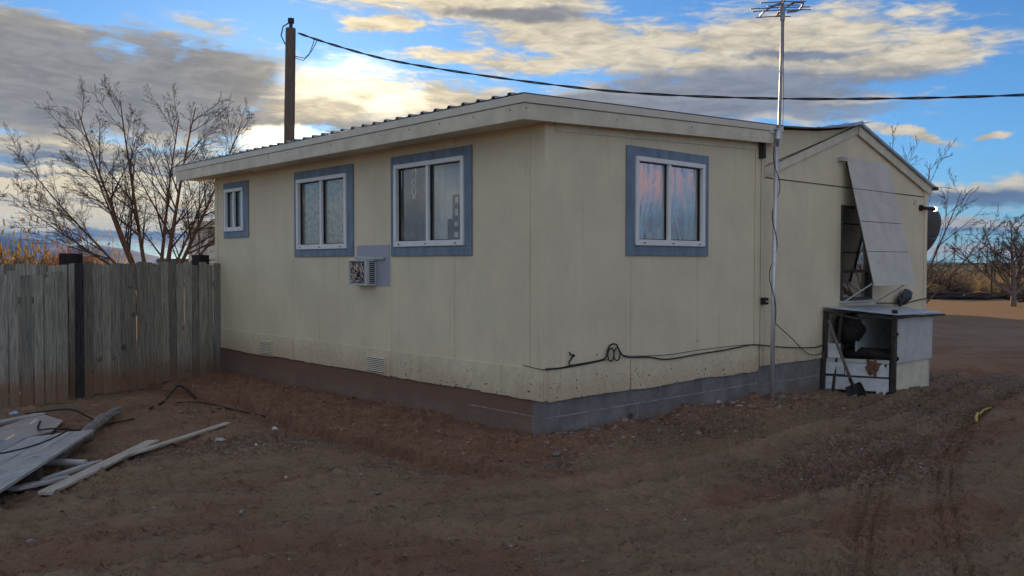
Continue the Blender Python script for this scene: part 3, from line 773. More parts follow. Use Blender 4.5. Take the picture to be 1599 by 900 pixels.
# foundation vents
for y0, y1 in ((5.74, 6.12), (2.77, 3.20)):
    t = MB()
    t.box(-.022, -.0125, y0, y1, .425, .64)
    vt = t.build('vent', M['siding'], house, bevel=.002)
    t = MB()
    for k in range(8): z = .445 + .023 * k; t.hexa([(-.030, y0 + .03, z), (-.0225, y0 + .03, z - .004), (-.0225, y1 - .03, z - .004), (-.030, y1 - .03, z), (-.030, y0 + .03, z + .006), (-.0225, y0 + .03, z + .015), (-.0225, y1 - .03, z + .015), (-.030, y1 - .03, z + .006)])
    t.build('louvre', M['trimcream'], vt)
    t = MB()
    for k in range(8): z = .4385 + .023 * k; t.box(-.0245, -.0222, y0 + .03, y1 - .03, z - .0035, z + .0035)
    t.build('louvre_slot', M['gasket'], vt)
t = MB(); t.box(-.006, -.0005, 2.69, 3.43, 1.505, 2.01); t.build('wall_patch', M['patch'], house)
t = MB(); t.box(3.845, 3.925, -.095, -.0205, 1.255, 1.345); t.build('electrical_box', M['black'], house, bevel=.006)
# outside lamp on the wing corner
t = MB(); t.tube([(8.46, -.006, 2.786), (8.46, -.022, 2.786)], .052, 20); t.build('wall_plate', M['trimcream'], house)
t = MB(); t.tube([(8.66, -.006, 2.70), (8.66, -.05, 2.70)], .05, 14); t.tube([(8.66, -.045, 2.70), (8.80, -.075, 2.70), (9.02, -.085, 2.695)], [.03, .026, .035], 10)
lf = t.build('lamp_fitting', M['black'], house, smooth=False)
t = MB(); t.blob((9.065, -.085, 2.695), .042, 3, (1, 1, 1), 9, 0); t.build('bulb', M['lamp'], lf, smooth=True)

# ------------------------------------------------------------------ window air conditioner
def hempty(name, label, cat, u, v_, z=0, group=None):
    return empty(name, W(u, v_, z), HA, label, cat, group)
ac = hempty('air_conditioner', 'small white air conditioner with bare condenser coil in the left wall between two windows', 'air conditioner', 0, 2.985, 1.51)
t = MB()  # local: x outward negative, y 0..0.40, z 0..0.32
AD = -.155
t.box(AD, -.007, 0, .41, 0, .022); t.box(AD, -.007, 0, .41, .298, .32); t.box(AD, -.007, .39, .41, .022, .298)
t.box(AD, -.105, 0, .016, .022, .298); t.box(-.02, -.007, 0, .016, .022, .298); t.box(AD, AD + .012, .016, .04, .022, .298)
for k in range(11): t.box(-.105, -.02, .004, .014, .034 + .0245 * k, .044 + .0245 * k)
t.build('casing', M['acwhite'], ac, bevel=.004)
t = MB(); t.box(AD + .03, -.01, .02, .388, .024, .296); t.build('condenser_core', M['accore'], ac)
t = MB(); q = random.Random(2)
for k in range(60):
    y0, z0 = .05 + .33 * q.random(), .03 + .26 * q.random(); a = q.uniform(0, 6.3); pts = [(AD + .026 - .006 * q.random(), y0, z0)]
    for s in range(4): a += q.gauss(0, .9); y0 = min(.38, max(.046, y0 + .03 * math.cos(a))); z0 = min(.29, max(.03, z0 + .03 * math.sin(a))); pts.append((AD + .026 - .014 * q.random(), y0, z0))
    t.tube(pts, q.uniform(.002, .0055), 4)
for r in (.11, .07): t.tube([(AD + .016, .21 + r * 1.2 * math.cos(k * .4488), .16 + r * math.sin(k * .4488)) for k in range(14)], .005, 5, closed=True)
t.build('coil_tubing', M['alum'], ac)
t = MB(); t.bar((-.035, -.20, .335), (-.035, .43, .345), .03, .032); t.build('support_strip', M['greypaint'], ac, bevel=.004)

# ------------------------------------------------------------------ awning board propped over the wing window
aw = hempty('window_awning', 'tall pale awning board of four strips propped out over the wing window', 'awning', 6.0, 0, 0)
zt, zb, ot, ob = 3.31, 1.465, -.07, -.50
def awp(x, s, o=0): return (x, ot + (ob - ot) * s - o * .97, zt + (zb - zt) * s - o * .23)
cuts = [0, .245, .50, .735, 1.0]
t = MB()
for c0, c1 in zip(cuts[:-1], cuts[1:]):
    s0, s1 = c0 + (.0022 if c0 else 0), c1 - (.0022 if c1 < 1 else 0); off = 0
    p = [awp(.0, s1, -.006 + off), awp(1.36, s1, -.006 + off), awp(1.36, s1, .006 + off), awp(.0, s1, .006 + off), awp(.0, s0, -.006 + off), awp(1.36, s0, -.006 + off), awp(1.36, s0, .006 + off), awp(.0, s0, .006 + off)]
    t.hexa(p)
t.build('panel', M['boardpaint'], aw, bevel=.002)
t = MB()
for c_ in cuts[1:-1]: t.bar(awp(.0, c_, -.010), awp(1.36, c_, -.010), .02, .006, up=(0, 1, 0))
t.bar(awp(.02, .01, -.022), awp(.02, .99, -.022), .02, .03, up=(0, 1, 0)); t.bar(awp(1.34, .01, -.022), awp(1.34, .99, -.022), .02, .03, up=(0, 1, 0))
t.build('batten', M['oldwood'], aw)
for x0, x1 in ((.02, -.03), (1.2, 1.1)):
    t = MB(); t.bar(awp(x0, .985, -.03), (x1, -.03, 1.20), .028, .018); t.build('strut', M['greypaint'], aw, bevel=.003)
t = MB(); t.box(-.13, -.01, -.10, -.008, 3.25, 3.31); t.build('hinge_bracket', M['greypaint'], aw, bevel=.003)

# ------------------------------------------------------------------ lean-to bin below the awning
bn = hempty('wooden_bin', 'battered lean-to wooden bin with pale sloping lid and dark blankets inside, against the wing', 'bin', 5.8, -.85, 0)
# local x to the right, y towards the wall (+.85), so wall is y=.84
t = MB(); lz = lambda y: 1.085 + .075 * (y / .85)
t.hexa([(-.33, .83, lz(.83)), (-.02, -.08, lz(-.08)), (1.52, -.08, lz(-.08) - .03), (1.48, .83, lz(.83) - .03), (-.33, .83, lz(.83) + .018), (-.02, -.08, lz(-.08) + .018), (1.52, -.08, lz(-.08) - .012), (1.48, .83, lz(.83) - .012)])
t.build('lid', M['lidsky'], bn, bevel=.004)
t = MB(); t.box(.06, 1.30, -.012, .004, .40, 1.035); t.build('front_panel', M['greypaint'], bn, bevel=.003)
t = MB(); t.box(.04, 1.22, .012, .026, -.10, .43); t.build('lower_front_board', M['trimcream'], bn, bevel=.003)
t = MB(); t.box(1.22, 1.24, .0, .83, -.15, 1.03); t.build('end_panel', M['greypaint'], bn, bevel=.003)
# frame posts: tall front-left, leaning back-left
for a, b_, w in (((.0, -.02, -.16), (.01, -.03, 1.15), .065), ((-.36, .82, -.12), (-.29, .80, 1.12), .06), ((-.30, .70, -.1), (-.20, .62, 1.1), .04)):
    t = MB(); t.bar(a, b_, w, w * .8, up=(1, 0, 0)); t.build('post', M['oldwood'], bn, bevel=.004)
def lface(s, z, o=0): # point on the skewed left end face, s 0 at wall .. 1 at front post
    return (-.33 + .31 * s - o, .80 - .80 * s, z)
def lboard(s0, s1, z0, z1, mat, name, o=.0, tilt=0.):
    t = MB(); A, B = lface(s0, z0, o), lface(s1, z0 + tilt, o); A2, B2 = lface(s0, z1, o), lface(s1, z1 + tilt, o)
    d = (.93 * .018, .36 * .018, 0)
    t.prism([A, B, B2, A2], d); return t.build(name, M[mat], bn, bevel=.002)
lboard(.0, .97, .02, .20, 'white', 'lower_board')
lboard(.02, .30, .235, .40, 'white', 'middle_board', .004); lboard(.31, .97, .225, .395, 'white', 'middle_board')
lboard(.0, .97, .40, .455, 'greypaint', 'rail_board', -.01)
lboard(.05, .24, .46, .66, 'white', 'upper_board', .006)
lboard(.0, .97, .205, .225, 'oldwood', 'crack_rail', .006)
t = MB(); q = random.Random(8)   # rusty stain plate nailed on the middle board
pts = []
for k in range(16):
    a = 2 * math.pi * k / 16; r = 1 + q.uniform(-.35, .35); s = .74 + .11 * r * math.cos(a); z = .35 + .125 * r * math.sin(a); pts.append(lface(s, z, .012))
t.prism(pts, (.93 * .006, .36 * .006, 0)); t.build('rust_plate', M['rustplate'], bn)
t = MB(); t.prism([lface(.45, .03, .02), lface(.62, .03, .02), lface(.60, -.10, .02), lface(.52, -.07, .02), lface(.47, -.10, .02)], (.02, .01, 0)); t.build('broken_board', M['white'], bn)
t = MB(); t.prism([lface(.78, .05, .02), lface(.96, .05, .02), lface(.90, -.06, .02), (lface(.88, -.13, .02)), lface(.82, -.08, .02)], (.02, .01, 0)); t.build('broken_board', M['white'], bn)
t = MB(); t.box(-.0, 1.2, .50, .52, .46, 1.06); t.build('inner_partition', M['greypaint'], bn)
t = MB(); t.box(-.05, 1.2, .05, .8, .36, .40); t.build('shelf', M['oldwood'], bn)
# dark blankets slumped inside and hanging under the lid
def drape(name, cx, cy, cz, sx, sy, sz, seed):
    rows = []; n = 22; q = random.Random(seed)
    for i in range(n):
        th = math.pi * i / (n - 1); row = []
        for j in range(n):
            ph = 2 * math.pi * (j % (n - 1)) / (n - 1)
            k = 1 + .18 * math.sin(3 * ph + seed) * math.sin(2 * th) + .13 * math.sin(7 * ph + 2 * th + seed) + .06 * math.sin(13 * ph - 5 * th)
            row.append((cx + sx * k * math.sin(th) * math.cos(ph), cy + sy * k * math.sin(th) * math.sin(ph), cz + sz * k * math.cos(th)))
        rows.append(row)
    t = MB(); t.grid(rows); return t.build(name, M['fur'], bn, smooth=True)
drape('blanket', -.02, .60, .86, .13, .20, .19, 1); drape('blanket', .10, .36, .50, .20, .40, .085, 4)
t = MB(); t.tube([lface(-.02, 1.12, .03), lface(.2, 1.07, .03), lface(.5, 1.02, .02), lface(.8, 1.05, .02), lface(1.0, 1.03, .02), (.4, -.1, 1.05), (1.5, -.095, 1.03)], .016, 6); t.build('edge_rope', M['oldwood'], bn)
t = MB(); t.blob((-.02, -.05, .82), .05, 5, (1, .8, .7), 7, .3); t.build('latch', M['rust'], bn)

sh = empty('shovel', (0, 0, 0), 0, 'long handled shovel with dark pointed blade leaning on the wooden bin', 'shovel')
def WB(p): x, y, z = p; return W(5.8 + x, -.85 + y, z)
top, bot = lface(.10, .99, .10), lface(.56, .14, .26)
t = MB(); t.tube([WB(top), WB(tuple((np.array(top) + np.array(bot)) / 2)), WB(bot)], [.019, .02, .021], 10); t.build('handle', M['handle'], sh, smooth=True)
t = MB(); rows = []
b0 = np.array(bot); d = unit(np.array((.33 * .46 - .16 * .3, -.80 * .34, -.62))); n_ = unit(np.array((-.93, -.36, .1))); sd = np.cross(d, n_)
for i in range(9):
    f_ = i / 8; wv = .115 * (1 if f_ < .55 else math.sqrt(max(0, 1 - ((f_ - .55) / .45) ** 2))) * (1 if f_ > .08 else .85); row = []
    for j in range(7):
        s = -1 + j / 3; p = b0 + d * (.27 * f_ + .01) + sd * (wv * s) + n_ * (.03 * (s * s) - .012); row.append(WB(tuple(p)))
    rows.append(row)
t.grid(rows); t.tube([WB(tuple(b0 - d * .08)), WB(tuple(b0 + d * .07))], .024, 8); t.build('blade', M['iron'], sh, solid=.004)

bg = MB(); rows = []
for i in range(15):
    f_ = i / 14; row = []; cu, cz = 7.72 + .42 * f_, 1.12 + .30 * f_ - .10 * f_ * f_
    for j in range(17):
        ph = 2 * math.pi * (j % 16) / 16; k = 1 + .20 * math.sin(3 * ph + 5 * f_) + .16 * math.sin(7 * ph - 9 * f_)
        r_ = .012 + .105 * math.sin(math.pi * min(1, f_ * .93 + .04)) ** .7 * (.45 + .6 * f_)
        row.append(W(cu - r_ * k * .6 * math.sin(ph), -.10 + r_ * k * .6 * math.cos(ph), cz + r_ * k * .85 * math.sin(ph)))
    rows.append(row)
bg.grid(rows)
for j in range(3): bg.tube([W(7.74, -.09, 1.15), W(7.70 + .03 * j, -.09, 1.22), W(7.76 + .02 * j, -.10, 1.33 - .02 * j)], [.03, .03, .004], 6)
tag(bg.build('plastic_bag', M['bag'], smooth=True), 'crumpled dark plastic bag hung on the wall cable above the bin lid', 'plastic bag')

# ------------------------------------------------------------------ cables on the wall
def cable(name, pts, r, label, cat, sub=6, mat='black', group=None, extra=None):
    P = [np.array(p, float) for p in pts]; out = []
    for i in range(len(P) - 1):      # Catmull-Rom
        p0, p1, p2, p3 = P[max(i - 1, 0)], P[i], P[i + 1], P[min(i + 2, len(P) - 1)]
        for k in range(sub):
            t_ = k / sub; out.append(.5 * ((2 * p1) + (-p0 + p2) * t_ + (2 * p0 - 5 * p1 + 4 * p2 - p3) * t_ ** 2 + (-p0 + 3 * p1 - 3 * p2 + p3) * t_ ** 3))
    out.append(P[-1]); mb = MB(); mb.tube(out, r, 6)
    if extra: extra(mb)
    return tag(mb.build(name, M[mat], smooth=True), label, cat, group)
rw = lambda u, z, o=-.026: W(u, o, z)
def loops(mb):
    for cu in (.944, 1.026): mb.tube([rw(cu + .05 * math.cos(k * .3927), .815 + .068 * math.sin(k * .3927), -.032 - (.012 if cu > 1 else 0)) for k in range(16)], .0075, 6, closed=True)
    mb.tube([rw(.328, .746), rw(.309, .78), rw(.36, .83), rw(.385, .85), rw(.33, .86), rw(.318, .885)], .008, 6)
    mb.blob(rw(.37, .845, -.03), .018, 2, (1, 1, 1), 6, .2)
cable('wall_cable', [rw(-.02, .735), rw(.207, .736), rw(.328, .746), rw(.6, .757), rw(.832, .774), rw(.883, .811), rw(.905, .877), rw(.955, .922), rw(1.036, .917), rw(1.09, .844), rw(1.162, .785), rw(1.301, .760), rw(1.6, .742), rw(1.92, .694), rw(2.532, .712), rw(3.0, .722), rw(3.336, .738), rw(3.697, .748), rw(4.183, .695, -.04), rw(4.716, .644, -.04), rw(5.23, .619, -.05), rw(5.46, .651, -.06)], .0085,
      'black cable with two coiled loops tacked low along the right wall', 'cable', extra=loops)
cable('thin_wire', [rw(1.10, .81, -.022), rw(1.301, .775, -.022), rw(1.92, .745, -.022), rw(2.53, .758, -.022), rw(3.336, .760, -.022), rw(3.70, .752, -.022)], .004, 'thin dark wire running just above the black looped cable on the right wall', 'wire')
cable('corner_wire', [W(-.02, .30, .75), W(-.022, .12, .735), W(-.02, -.02, .735), W(.2, -.022, .728), W(.6, -.022, .745), W(.9, -.022, .765)], .004, 'thin wire wrapping round the house corner below the looped cable', 'wire')
cable('wing_cable', [rw(7.1, 1.178, -.03), rw(7.6, 1.16, -.03), rw(8.1, 1.15, -.05), rw(8.5, 1.175, -.03), rw(8.93, 1.20, -.03)], .009, 'short black cable across the wing wall behind the plastic bag', 'cable')

# ------------------------------------------------------------------ antenna mast
am = hempty('antenna_mast', 'galvanised antenna mast strapped to the eave where the house meets the wing', 'antenna mast', 3.88, -.18, 0)
def AM(u, z, o=-.18): return (u - 3.88, o + .18, z)
t = MB(); t.tube([AM(3.88, -.15), AM(3.888, 1.389), AM(3.935, 3.26)], [.030, .029, .028], 12); t.build('lower_pipe', M['steel'], am, smooth=True)
t = MB(); t.tube([AM(3.935, 3.2), AM(3.993, 3.47), AM(4.035, 4.4), AM(4.058, 5.32)], .0195, 10); t.build('upper_pipe', M['ant'], am, smooth=True)
t = MB(); t.box(*[AM(3.84, 0)[0], AM(4.02, 0)[0]], .03, .06, 3.44, 3.475); t.box(AM(3.93, 0)[0], AM(4.02, 0)[0], -.03, .05, 3.485, 3.50); t.tube([AM(3.96, 3.36), AM(3.985, 3.5)], .033, 10); t.build('eave_bracket', M['steel'], am)
t = MB(); t.box(-.03, .05, -.035, .16, 1.29, 1.305); t.bar((.09, -.0, 1.30), (-.03, .02, 1.305), .012, .012); t.tube([(-.0, 0, 1.27), (.0, 0, 1.33)], .036, 10); t.build('wall_bracket', M['steel'], am)
t = MB(); pts = []
for k in range(150):
    z = 5.05 - (5.05 - 1.0) * k / 149
    um = np.interp(z, [-.1, 1.389, 3.26, 3.47, 5.2], [3.88, 3.888, 3.935, 3.993, 4.055]) - 3.88
    if z > 3.55: p = (um + .045 + .02 * math.sin(z * 2.2), -.01, z)
    else:
        tw = (3.5 - z); ph = 1.2 + 8.2 * tw * (1 + .25 * math.sin(tw * 1.5)) * (.35 + .25 * tw); r = .042 + .012 * math.sin(z * 5)
        p = (um + r * math.cos(ph), r * math.sin(ph), z)
    pts.append(p)
t.tube(pts, .0055, 5); t.build('coax_cable', M['black'], am, smooth=True)
cable('coax_lead', [W(3.88 + .03, -.2, 1.02), W(4.15, -.16, .92), W(4.467, -.1, .80), W(4.715, -.08, .67), W(4.97, -.07, .55), W(5.231, -.07, .515), W(5.46, -.08, .575), W(5.56, -.09, .63)], .006, 'black lead drooping from the antenna mast to the bin', 'cable')
an = MB()
hd = MB()
ax, az_ = .176, 5.10   # mast top in local
th = R_(81 - 42.3); bx_, by_ = math.cos(th), math.sin(th)   # boom runs away from the house front
te = th - math.pi / 2; ex_, ey_ = math.cos(te), math.sin(te)  # rods lie across it
def AP(b, e, z): return (ax + bx_ * b + ex_ * e, by_ * b + ey_ * e, az_ + z)
an.tube([AP(-.75, 0, .0), AP(.62, 0, .0)], .013, 6)
an.build('boom', M['ant'], am)
for b, L, dz, sh_ in ((.60, .23, -.005, -.04), (.33, .37, .0, .03), (.22, .375, .005, .0), (.10, .20, .0, .02), (-.05, .28, .0, .0), (-.25, .30, .0, 0), (-.45, .32, .0, 0), (-.7, .34, .0, 0)):
    t = MB(); t.tube([AP(b, -L + sh_, dz), AP(b, sh_, dz + .004), AP(b, L + sh_, dz - .006)], .0075, 6); t.build('antenna_rod', M['ant'], am)
arc = lambda b0, e0, b1, e1, bow: [AP(b0 + (b1 - b0) * k / 10 , e0 + (e1 - e0) * (k / 10) - bow * math.sin(math.pi * k / 10), .012) for k in range(11)]
for pts in (arc(.60, -.21, .02, -.01, .05), arc(.60, .01, .02, .15, .03), [AP(*p, .012) for p in ((.04, .13), (.03, .22), (.08, .262), (.22, .275), (.36, .262), (.44, .225), (.46, .12))]):
    t = MB(); t.tube(pts, .014, 6); t.build('loop_rod', M['ant'], am, smooth=True)
t = MB(); t.tube([(ax - .003, 0, az_ - .22), (ax, 0, az_ - .06)], .03, 8); t.bar((ax - .02, 0, az_ - .10), (ax - .085, .01, az_ - .10), .01, .02); t.bar((ax - .02, 0, az_ - .17), (ax - .085, .01, az_ - .17), .01, .02); t.build('mount_clamp', M['ant'], am)

# ------------------------------------------------------------------ satellite dish on the wing's far side
ds = hempty('satellite_dish', 'dark grey satellite dish showing past the right corner of the wing', 'satellite dish', 9.52, .3, 2.25)
rows = []
fd = unit(np.array((.25, .85, .42))); s1 = unit(np.cross(fd, (0, 0, 1))); s2 = np.cross(s1, fd)
for i in range(9):
    r = .50 * i / 8; rows.append([tuple(s1 * r * math.cos(2 * math.pi * j / 32) + s2 * r * 1.03 * math.sin(2 * math.pi * j / 32) + fd * (r * r * .55 - .05)) for j in range(33)])
t = MB(); t.grid(rows); t.build('reflector', M['dish'], ds, smooth=True, solid=.006)
t = MB(); t.tube([(-.585, .2, -.28), (-.14, .06, -.20), tuple(-fd * .06)], .022, 8); t.build('mount_arm', M['dish'], ds)
t = MB(); t.tube([tuple(-s2 * .44 + fd * .05), tuple(fd * .42 - s2 * .12)], .012, 6); t.blob(tuple(fd * .42 - s2 * .1), .045, 1, (1, 1, 1), 7, .1); t.build('receiver_arm', M['dish'], ds)

# ------------------------------------------------------------------ utility pole behind and its overhead cable
def pole(x, y, h, lean, label):
    p = empty('utility_pole', (x, y, gz(x, y)), 0, label, 'utility pole', 'utility poles carrying the house cable')
    t = MB(); t.tube([(0, 0, -.3), (lean * .5, 0, h * .5), (lean, 0, h)], [.165, .148, .135], 14); t.build('shaft', M['polewood'], p)
    t = MB(); t.tube([(lean, 0, h - .02), (lean + .01, 0, h + .16)], .05, 8); t.tube([(lean + .01, 0, h + .14), (lean + .01, 0, h + .27)], .085, 10); t.build('weatherhead', M['black'], p)
    t = MB(); t.tube([(lean, 0, h + .18), (lean - .20, -.02, h + .05), (lean - .26, -.02, h - .2), (lean - .15, -.05, h - .42), (lean - .10, -.06, h - .46)], .017, 6); t.build('service_wire', M['black'], p, smooth=True)
    return p
pole(-6.22, 24., 8.35, .17, 'square topped brown utility pole rising behind the left roof edge')
pole(19.5, 17.5, 7.9, 0., 'utility pole beyond the right edge holding the far cable end')
cb = MB(); spts = [(466, 52, 23.95), (520, 70, 23.7), (600, 92, 23.3), (700, 110, 22.8), (850, 131, 22.1), (1000, 146, 21.4), (1200, 154, 20.5), (1400, 154, 19.7), (1600, 148.5, 19.0), (1800, 138, 18.4), (2000, 122, 17.9), (2310, 60, 17.5)]
def D(px, py, Y):
    x = (px - 800) / 1360; yy = (450 - py) / 1360; P = R_(1.6); r = (x, math.cos(P) + yy * math.sin(P), -math.sin(P) + yy * math.cos(P)); k = Y / r[1]
    return np.array((r[0] * k, Y, 1.78 + r[2] * k))
kp = [D(*s) for s in spts]; line = []
for i in range(len(kp) - 1):
    p0, p1, p2, p3 = kp[max(i - 1, 0)], kp[i], kp[i + 1], kp[min(i + 2, len(kp) - 1)]
    for k in range(24):
        t_ = k / 24; line.append(.5 * ((2 * p1) + (-p0 + p2) * t_ + (2 * p0 - 5 * p1 + 4 * p2 - p3) * t_ ** 2 + (-p0 + 3 * p1 - 3 * p2 + p3) * t_ ** 3))
line.append(kp[-1])
for ph in (0, math.pi):
    cb.tube([p + .017 * np.array((0, math.cos(ph + i * .32), math.sin(ph + i * .32))) for i, p in enumerate(line)], .016, 5)
cb.tube([line[0] + (-.12, 0, -.62), line[0] + (.18, 0, -.68), line[0] + (.36, 0, -.50), line[0] + (.52, 0, -.2), line[14]], .011, 5)
cb.tube([line[0] + (-.12, 0, -.66), line[0] + (.14, 0, -.74), line[0] + (.30, 0, -.58), line[0] + (.44, 0, -.2), line[12]], .011, 5)
tag(cb.build('overhead_cable', M['black'], smooth=True), 'twisted black overhead cable sagging across the sky from the utility pole', 'cable')

# ------------------------------------------------------------------ fences
def fence(name, a, b_, top, bots, nb, gap, label, mat, posts, rails, seed, dark=(), group=None, jit=.04):
    q = random.Random(seed); a = np.array(a, float); b_ = np.array(b_, float); d = unit(np.append(b_ - a, 0)); L = np.linalg.norm(b_ - a); n_ = np.array((d[1], -d[0], 0))
    if n_[1] > 0: n_ = -n_
    rt = empty(name, (a[0], a[1], 0), 0, label, 'fence', group); t = MB(); td = MB(); w = L / nb
    for i in range(nb):
        g_ = gap * (1 if q.random() < .5 else .3); s0, s1 = i * w + g_ / 2, (i + 1) * w - g_ / 2
        z1 = top + q.uniform(-jit, jit) * .7; z0 = bots + q.uniform(-.07, .05); o = q.uniform(-.006, .006); cut = .012
        p0, p1 = d * s0 + n_ * o, d * s1 + n_ * o; th_ = n_ * -.019; tl = q.uniform(-.006, .006)
        ln = d * q.uniform(-.012, .012)
        M_ = td if i in dark else t
        poly = [p0 + (0, 0, z0 + q.uniform(-.015, .015)), p1 + (0, 0, z0 + q.uniform(-.015, .015)), p1 + ln + (0, 0, z1 - cut), p1 + ln - d * cut + (0, 0, z1 + tl), p0 + ln + d * cut + (0, 0, z1 - tl), p0 + ln + (0, 0, z1 - cut)]
        M_.prism(poly, th_)
    t.build('board_panel', M[mat], rt)
    if td.f: x = td.build('stained_board', M['fencestain'], rt); x['label'] = 'black stained fence board'
    for z in rails:
        t = MB(); t.bar(d * .02 + n_ * -.042 + (0, 0, z), d * (L - .02) + n_ * -.042 + (0, 0, z), .04, .09); t.build('rail', M[mat], rt)
    for s, w_, zt_ in posts:
        t = MB(); c = d * s - n_ * (.065 + w_ / 2); t.bar(c + (0, 0, -.4), c + (0, 0, zt_), w_, w_, up=n_); t.build('post', M['fencedark'], rt, bevel=.006)
    return rt
fence('board_fence', (-4.735, 14.13), (-6.06, 12.05), 1.785, -.06, 18, .012, 'tall grey board fence meeting the back left corner of the house', 'fence', [(.25, .19, 1.92)], [.35, 1.45], 3, dark=(17,))
fence('fence_gate', (-6.02, 11.78), (-7.6, 10.3), 1.655, -.12, 15, .035, 'lower grey board gate with open slits swung in front of the fence', 'fence', [], [.25, 1.3], 5, jit=.05)
fence('board_fence', (-6.25, 12.55), (-16.5, 12.0), 1.765, -.1, 70, .01, 'grey board fence running on leftwards behind the gate and black post', 'fence', [(.18, .24, 1.93), (3.2, .2, 1.6), (6.4, .2, 1.6)], [.3, 1.35], 8, jit=.03)

# ------------------------------------------------------------------ lumber on the ground at left
def plank(name, a, b_, w, th_, mat, label, roll=0., group='loose boards on the dirt', wob=.0):
    a = np.array(a, float); b_ = np.array(b_, float); L = np.linalg.norm(b_ - a); d = unit(b_ - a); x = unit(np.cross(d, (0, 0, 1))); y = np.cross(x, d)
    t = MB(); q = random.Random(int(L * 1000)); n = 8; rows = []
    e0, e1 = q.uniform(-.03, .03), q.uniform(-.04, .04)
    for i in range(n + 1):
        s = L * i / n; zc = wob * math.sin(math.pi * i / n)
        ring = []
        for sx, sy in ((-1, -1), (1, -1), (1, 1), (-1, 1)):
            ss_ = s + (e0 * sx if i == 0 else e1 * sx if i == n else 0)
            ring.append((sx * w / 2, ss_, sy * th_ / 2 + zc))
        ring.append(ring[0]); rows.append(ring)
    t.grid(rows); k = len(t.v); t.f.append((0, 1, 2, 3)); t.f.append((k - 2, k - 3, k - 4, k - 5))
    o = t.build(name, M[mat], bevel=.003)
    from mathutils import Matrix
    Mx = Matrix(((x[0], d[0], y[0], a[0]), (x[1], d[1], y[1], a[1]), (x[2], d[2], y[2], a[2]), (0, 0, 0, 1)))
    o.matrix_world = Mx @ Matrix.Rotation(roll, 4, 'Y')
    return tag(o, label, 'board', group)
gp = lambda x, y, dz: (x, y, gz(x, y) + dz)
plank('loose_board', gp(-3.78, 7.0, .03), gp(-3.76, 9.06, .06), .115, .026, 'plank2', 'long pale board lying nearest the gravel, its near end chewed', roll=.05)
plank('loose_board', gp(-3.92, 8.05, .03), gp(-3.22, 9.80, .03), .07, .022, 'plank2', 'narrow pale batten reaching farthest right towards the house')
plank('loose_board', gp(-4.06, 7.06, .03), gp(-3.90, 7.62, .05), .09, .028, 'plank', 'short grey board beside the chewed end of the long board')
plank('loose_board', gp(-4.16, 7.2, .035), gp(-3.86, 8.06, .07), .06, .03, 'plank', 'short grey batten lying between the pipe and the short board')
plank('loose_board', gp(-4.75, 7.25, .03), gp(-4.0, 7.27, .03), .07, .03, 'plank', 'pale board end poking in at the left edge of the photo')
# wide panel of nailed planks, propped
pn = empty('plank_panel', (0, 0, 0), 0, 'wide panel of nailed grey planks lying propped on other scrap', 'board panel')
A0, B0 = np.array((-3.86, 6.45, .06)), np.array((-4.40, 9.12, .03)); dv = unit(B0 - A0); sv = unit(np.array((-.95, -.23, -.05)))
t = MB(); q = random.Random(6); off = 0
for w_, e_ in ((.20, .0), (.17, -.02), (.23, -.10), (.20, -.14), (.21, -.16)):
    p = [A0 + sv * off, A0 + sv * (off + w_ - .008), B0 + sv * (off + w_ - .008) + dv * e_ + dv * .0, B0 + sv * off + dv * (e_ + .02)]
    t.prism([tuple(k + (0, 0, q.uniform(0, .008))) for k in p], (0, 0, -.028)); off += w_
t.build('plank', M['plank'], pn, bevel=.003)
t = MB(); c0 = A0 + dv * 1.0 + (0, 0, -.07); t.bar(c0 - sv * .02, c0 + sv * .95, .09, .075); t.build('cross_batten', M['oldwood'], pn)
sp_ = MB(); sp_.prism([gp(-5.83, 9.75, .05), gp(-5.40, 9.0, .05), gp(-5.16, 9.72, .045), gp(-5.34, 10.32, .045), gp(-5.78, 10.62, .05)], (0, 0, -.02))
tag(sp_.build('plywood_sheet', M['ply'], bevel=.003), 'weathered plywood sheet lying flat between plank panel and gate', 'plywood sheet')
plank('loose_board', gp(-6.4, 9.0, .05), gp(-5.75, 10.55, .07), .12, .03, 'plank', 'grey board lying along the far edge of the plywood sheet')
lg = MB(); q = random.Random(12); P_ = []; R2 = []
for i in range(14):
    f_ = i / 13; p = np.array(gp(-4.42, 8.4, .10)) * (1 - f_) + np.array(gp(-4.95, 10.95, .07)) * f_; p += (q.uniform(-.012, .012), 0, q.uniform(-.012, .012)); P_.append(p); R2.append(.075 * (1 - .25 * f_) * q.uniform(.85, 1.12))
R2[-1] *= .5; lg.tube(P_, R2, 9); lg.bar(P_[10] , P_[10] + np.array((.10, .12, .05)), .03, .03)
tag(lg.build('timber_post', M['timber']), 'rough grey timber post with splintered end sticking out from under the plank panel', 'timber post')
pp = MB(); pp.tube([gp(-4.75, 8.30, .055), gp(-4.0, 8.12, .05)], .034, 14); pp.tube([gp(-4.75, 8.30, .055), gp(-3.997, 8.119, .05)], .027, 12)
tag(pp.build('plastic_pipe', M['greypaint'], smooth=False), 'short grey white pipe lying under the edge of the plank panel', 'pipe')
def gcable(name, pts, r, label): return cable(name, [gp(*p) for p in pts], r, label, 'hose')
gcable('black_hose', [(-4.72, 11.3, .02), (-4.78, 11.9, .03), (-4.9, 12.5, .05), (-4.98, 13.0, .10), (-4.7, 12.7, .05), (-4.45, 12.2, .02)], .013, 'bent length of black hose lying alone before the board fence')
gcable('black_hose', [(-5.9, 10.5, .09), (-5.5, 10.75, .10), (-5.15, 10.5, .08), (-4.9, 10.3, .06), (-4.75, 10.5, .17)], .011, 'black hose looping over the far side of the plywood sheet')
gcable('black_hose', [(-5.55, 10.2, .08), (-5.3, 9.7, .08), (-5.0, 9.45, .12), (-4.85, 9.8, .08), (-4.75, 10.25, .03), (-4.62, 10.6, .03)], .010, 'black hose curving between plywood sheet and plank panel')
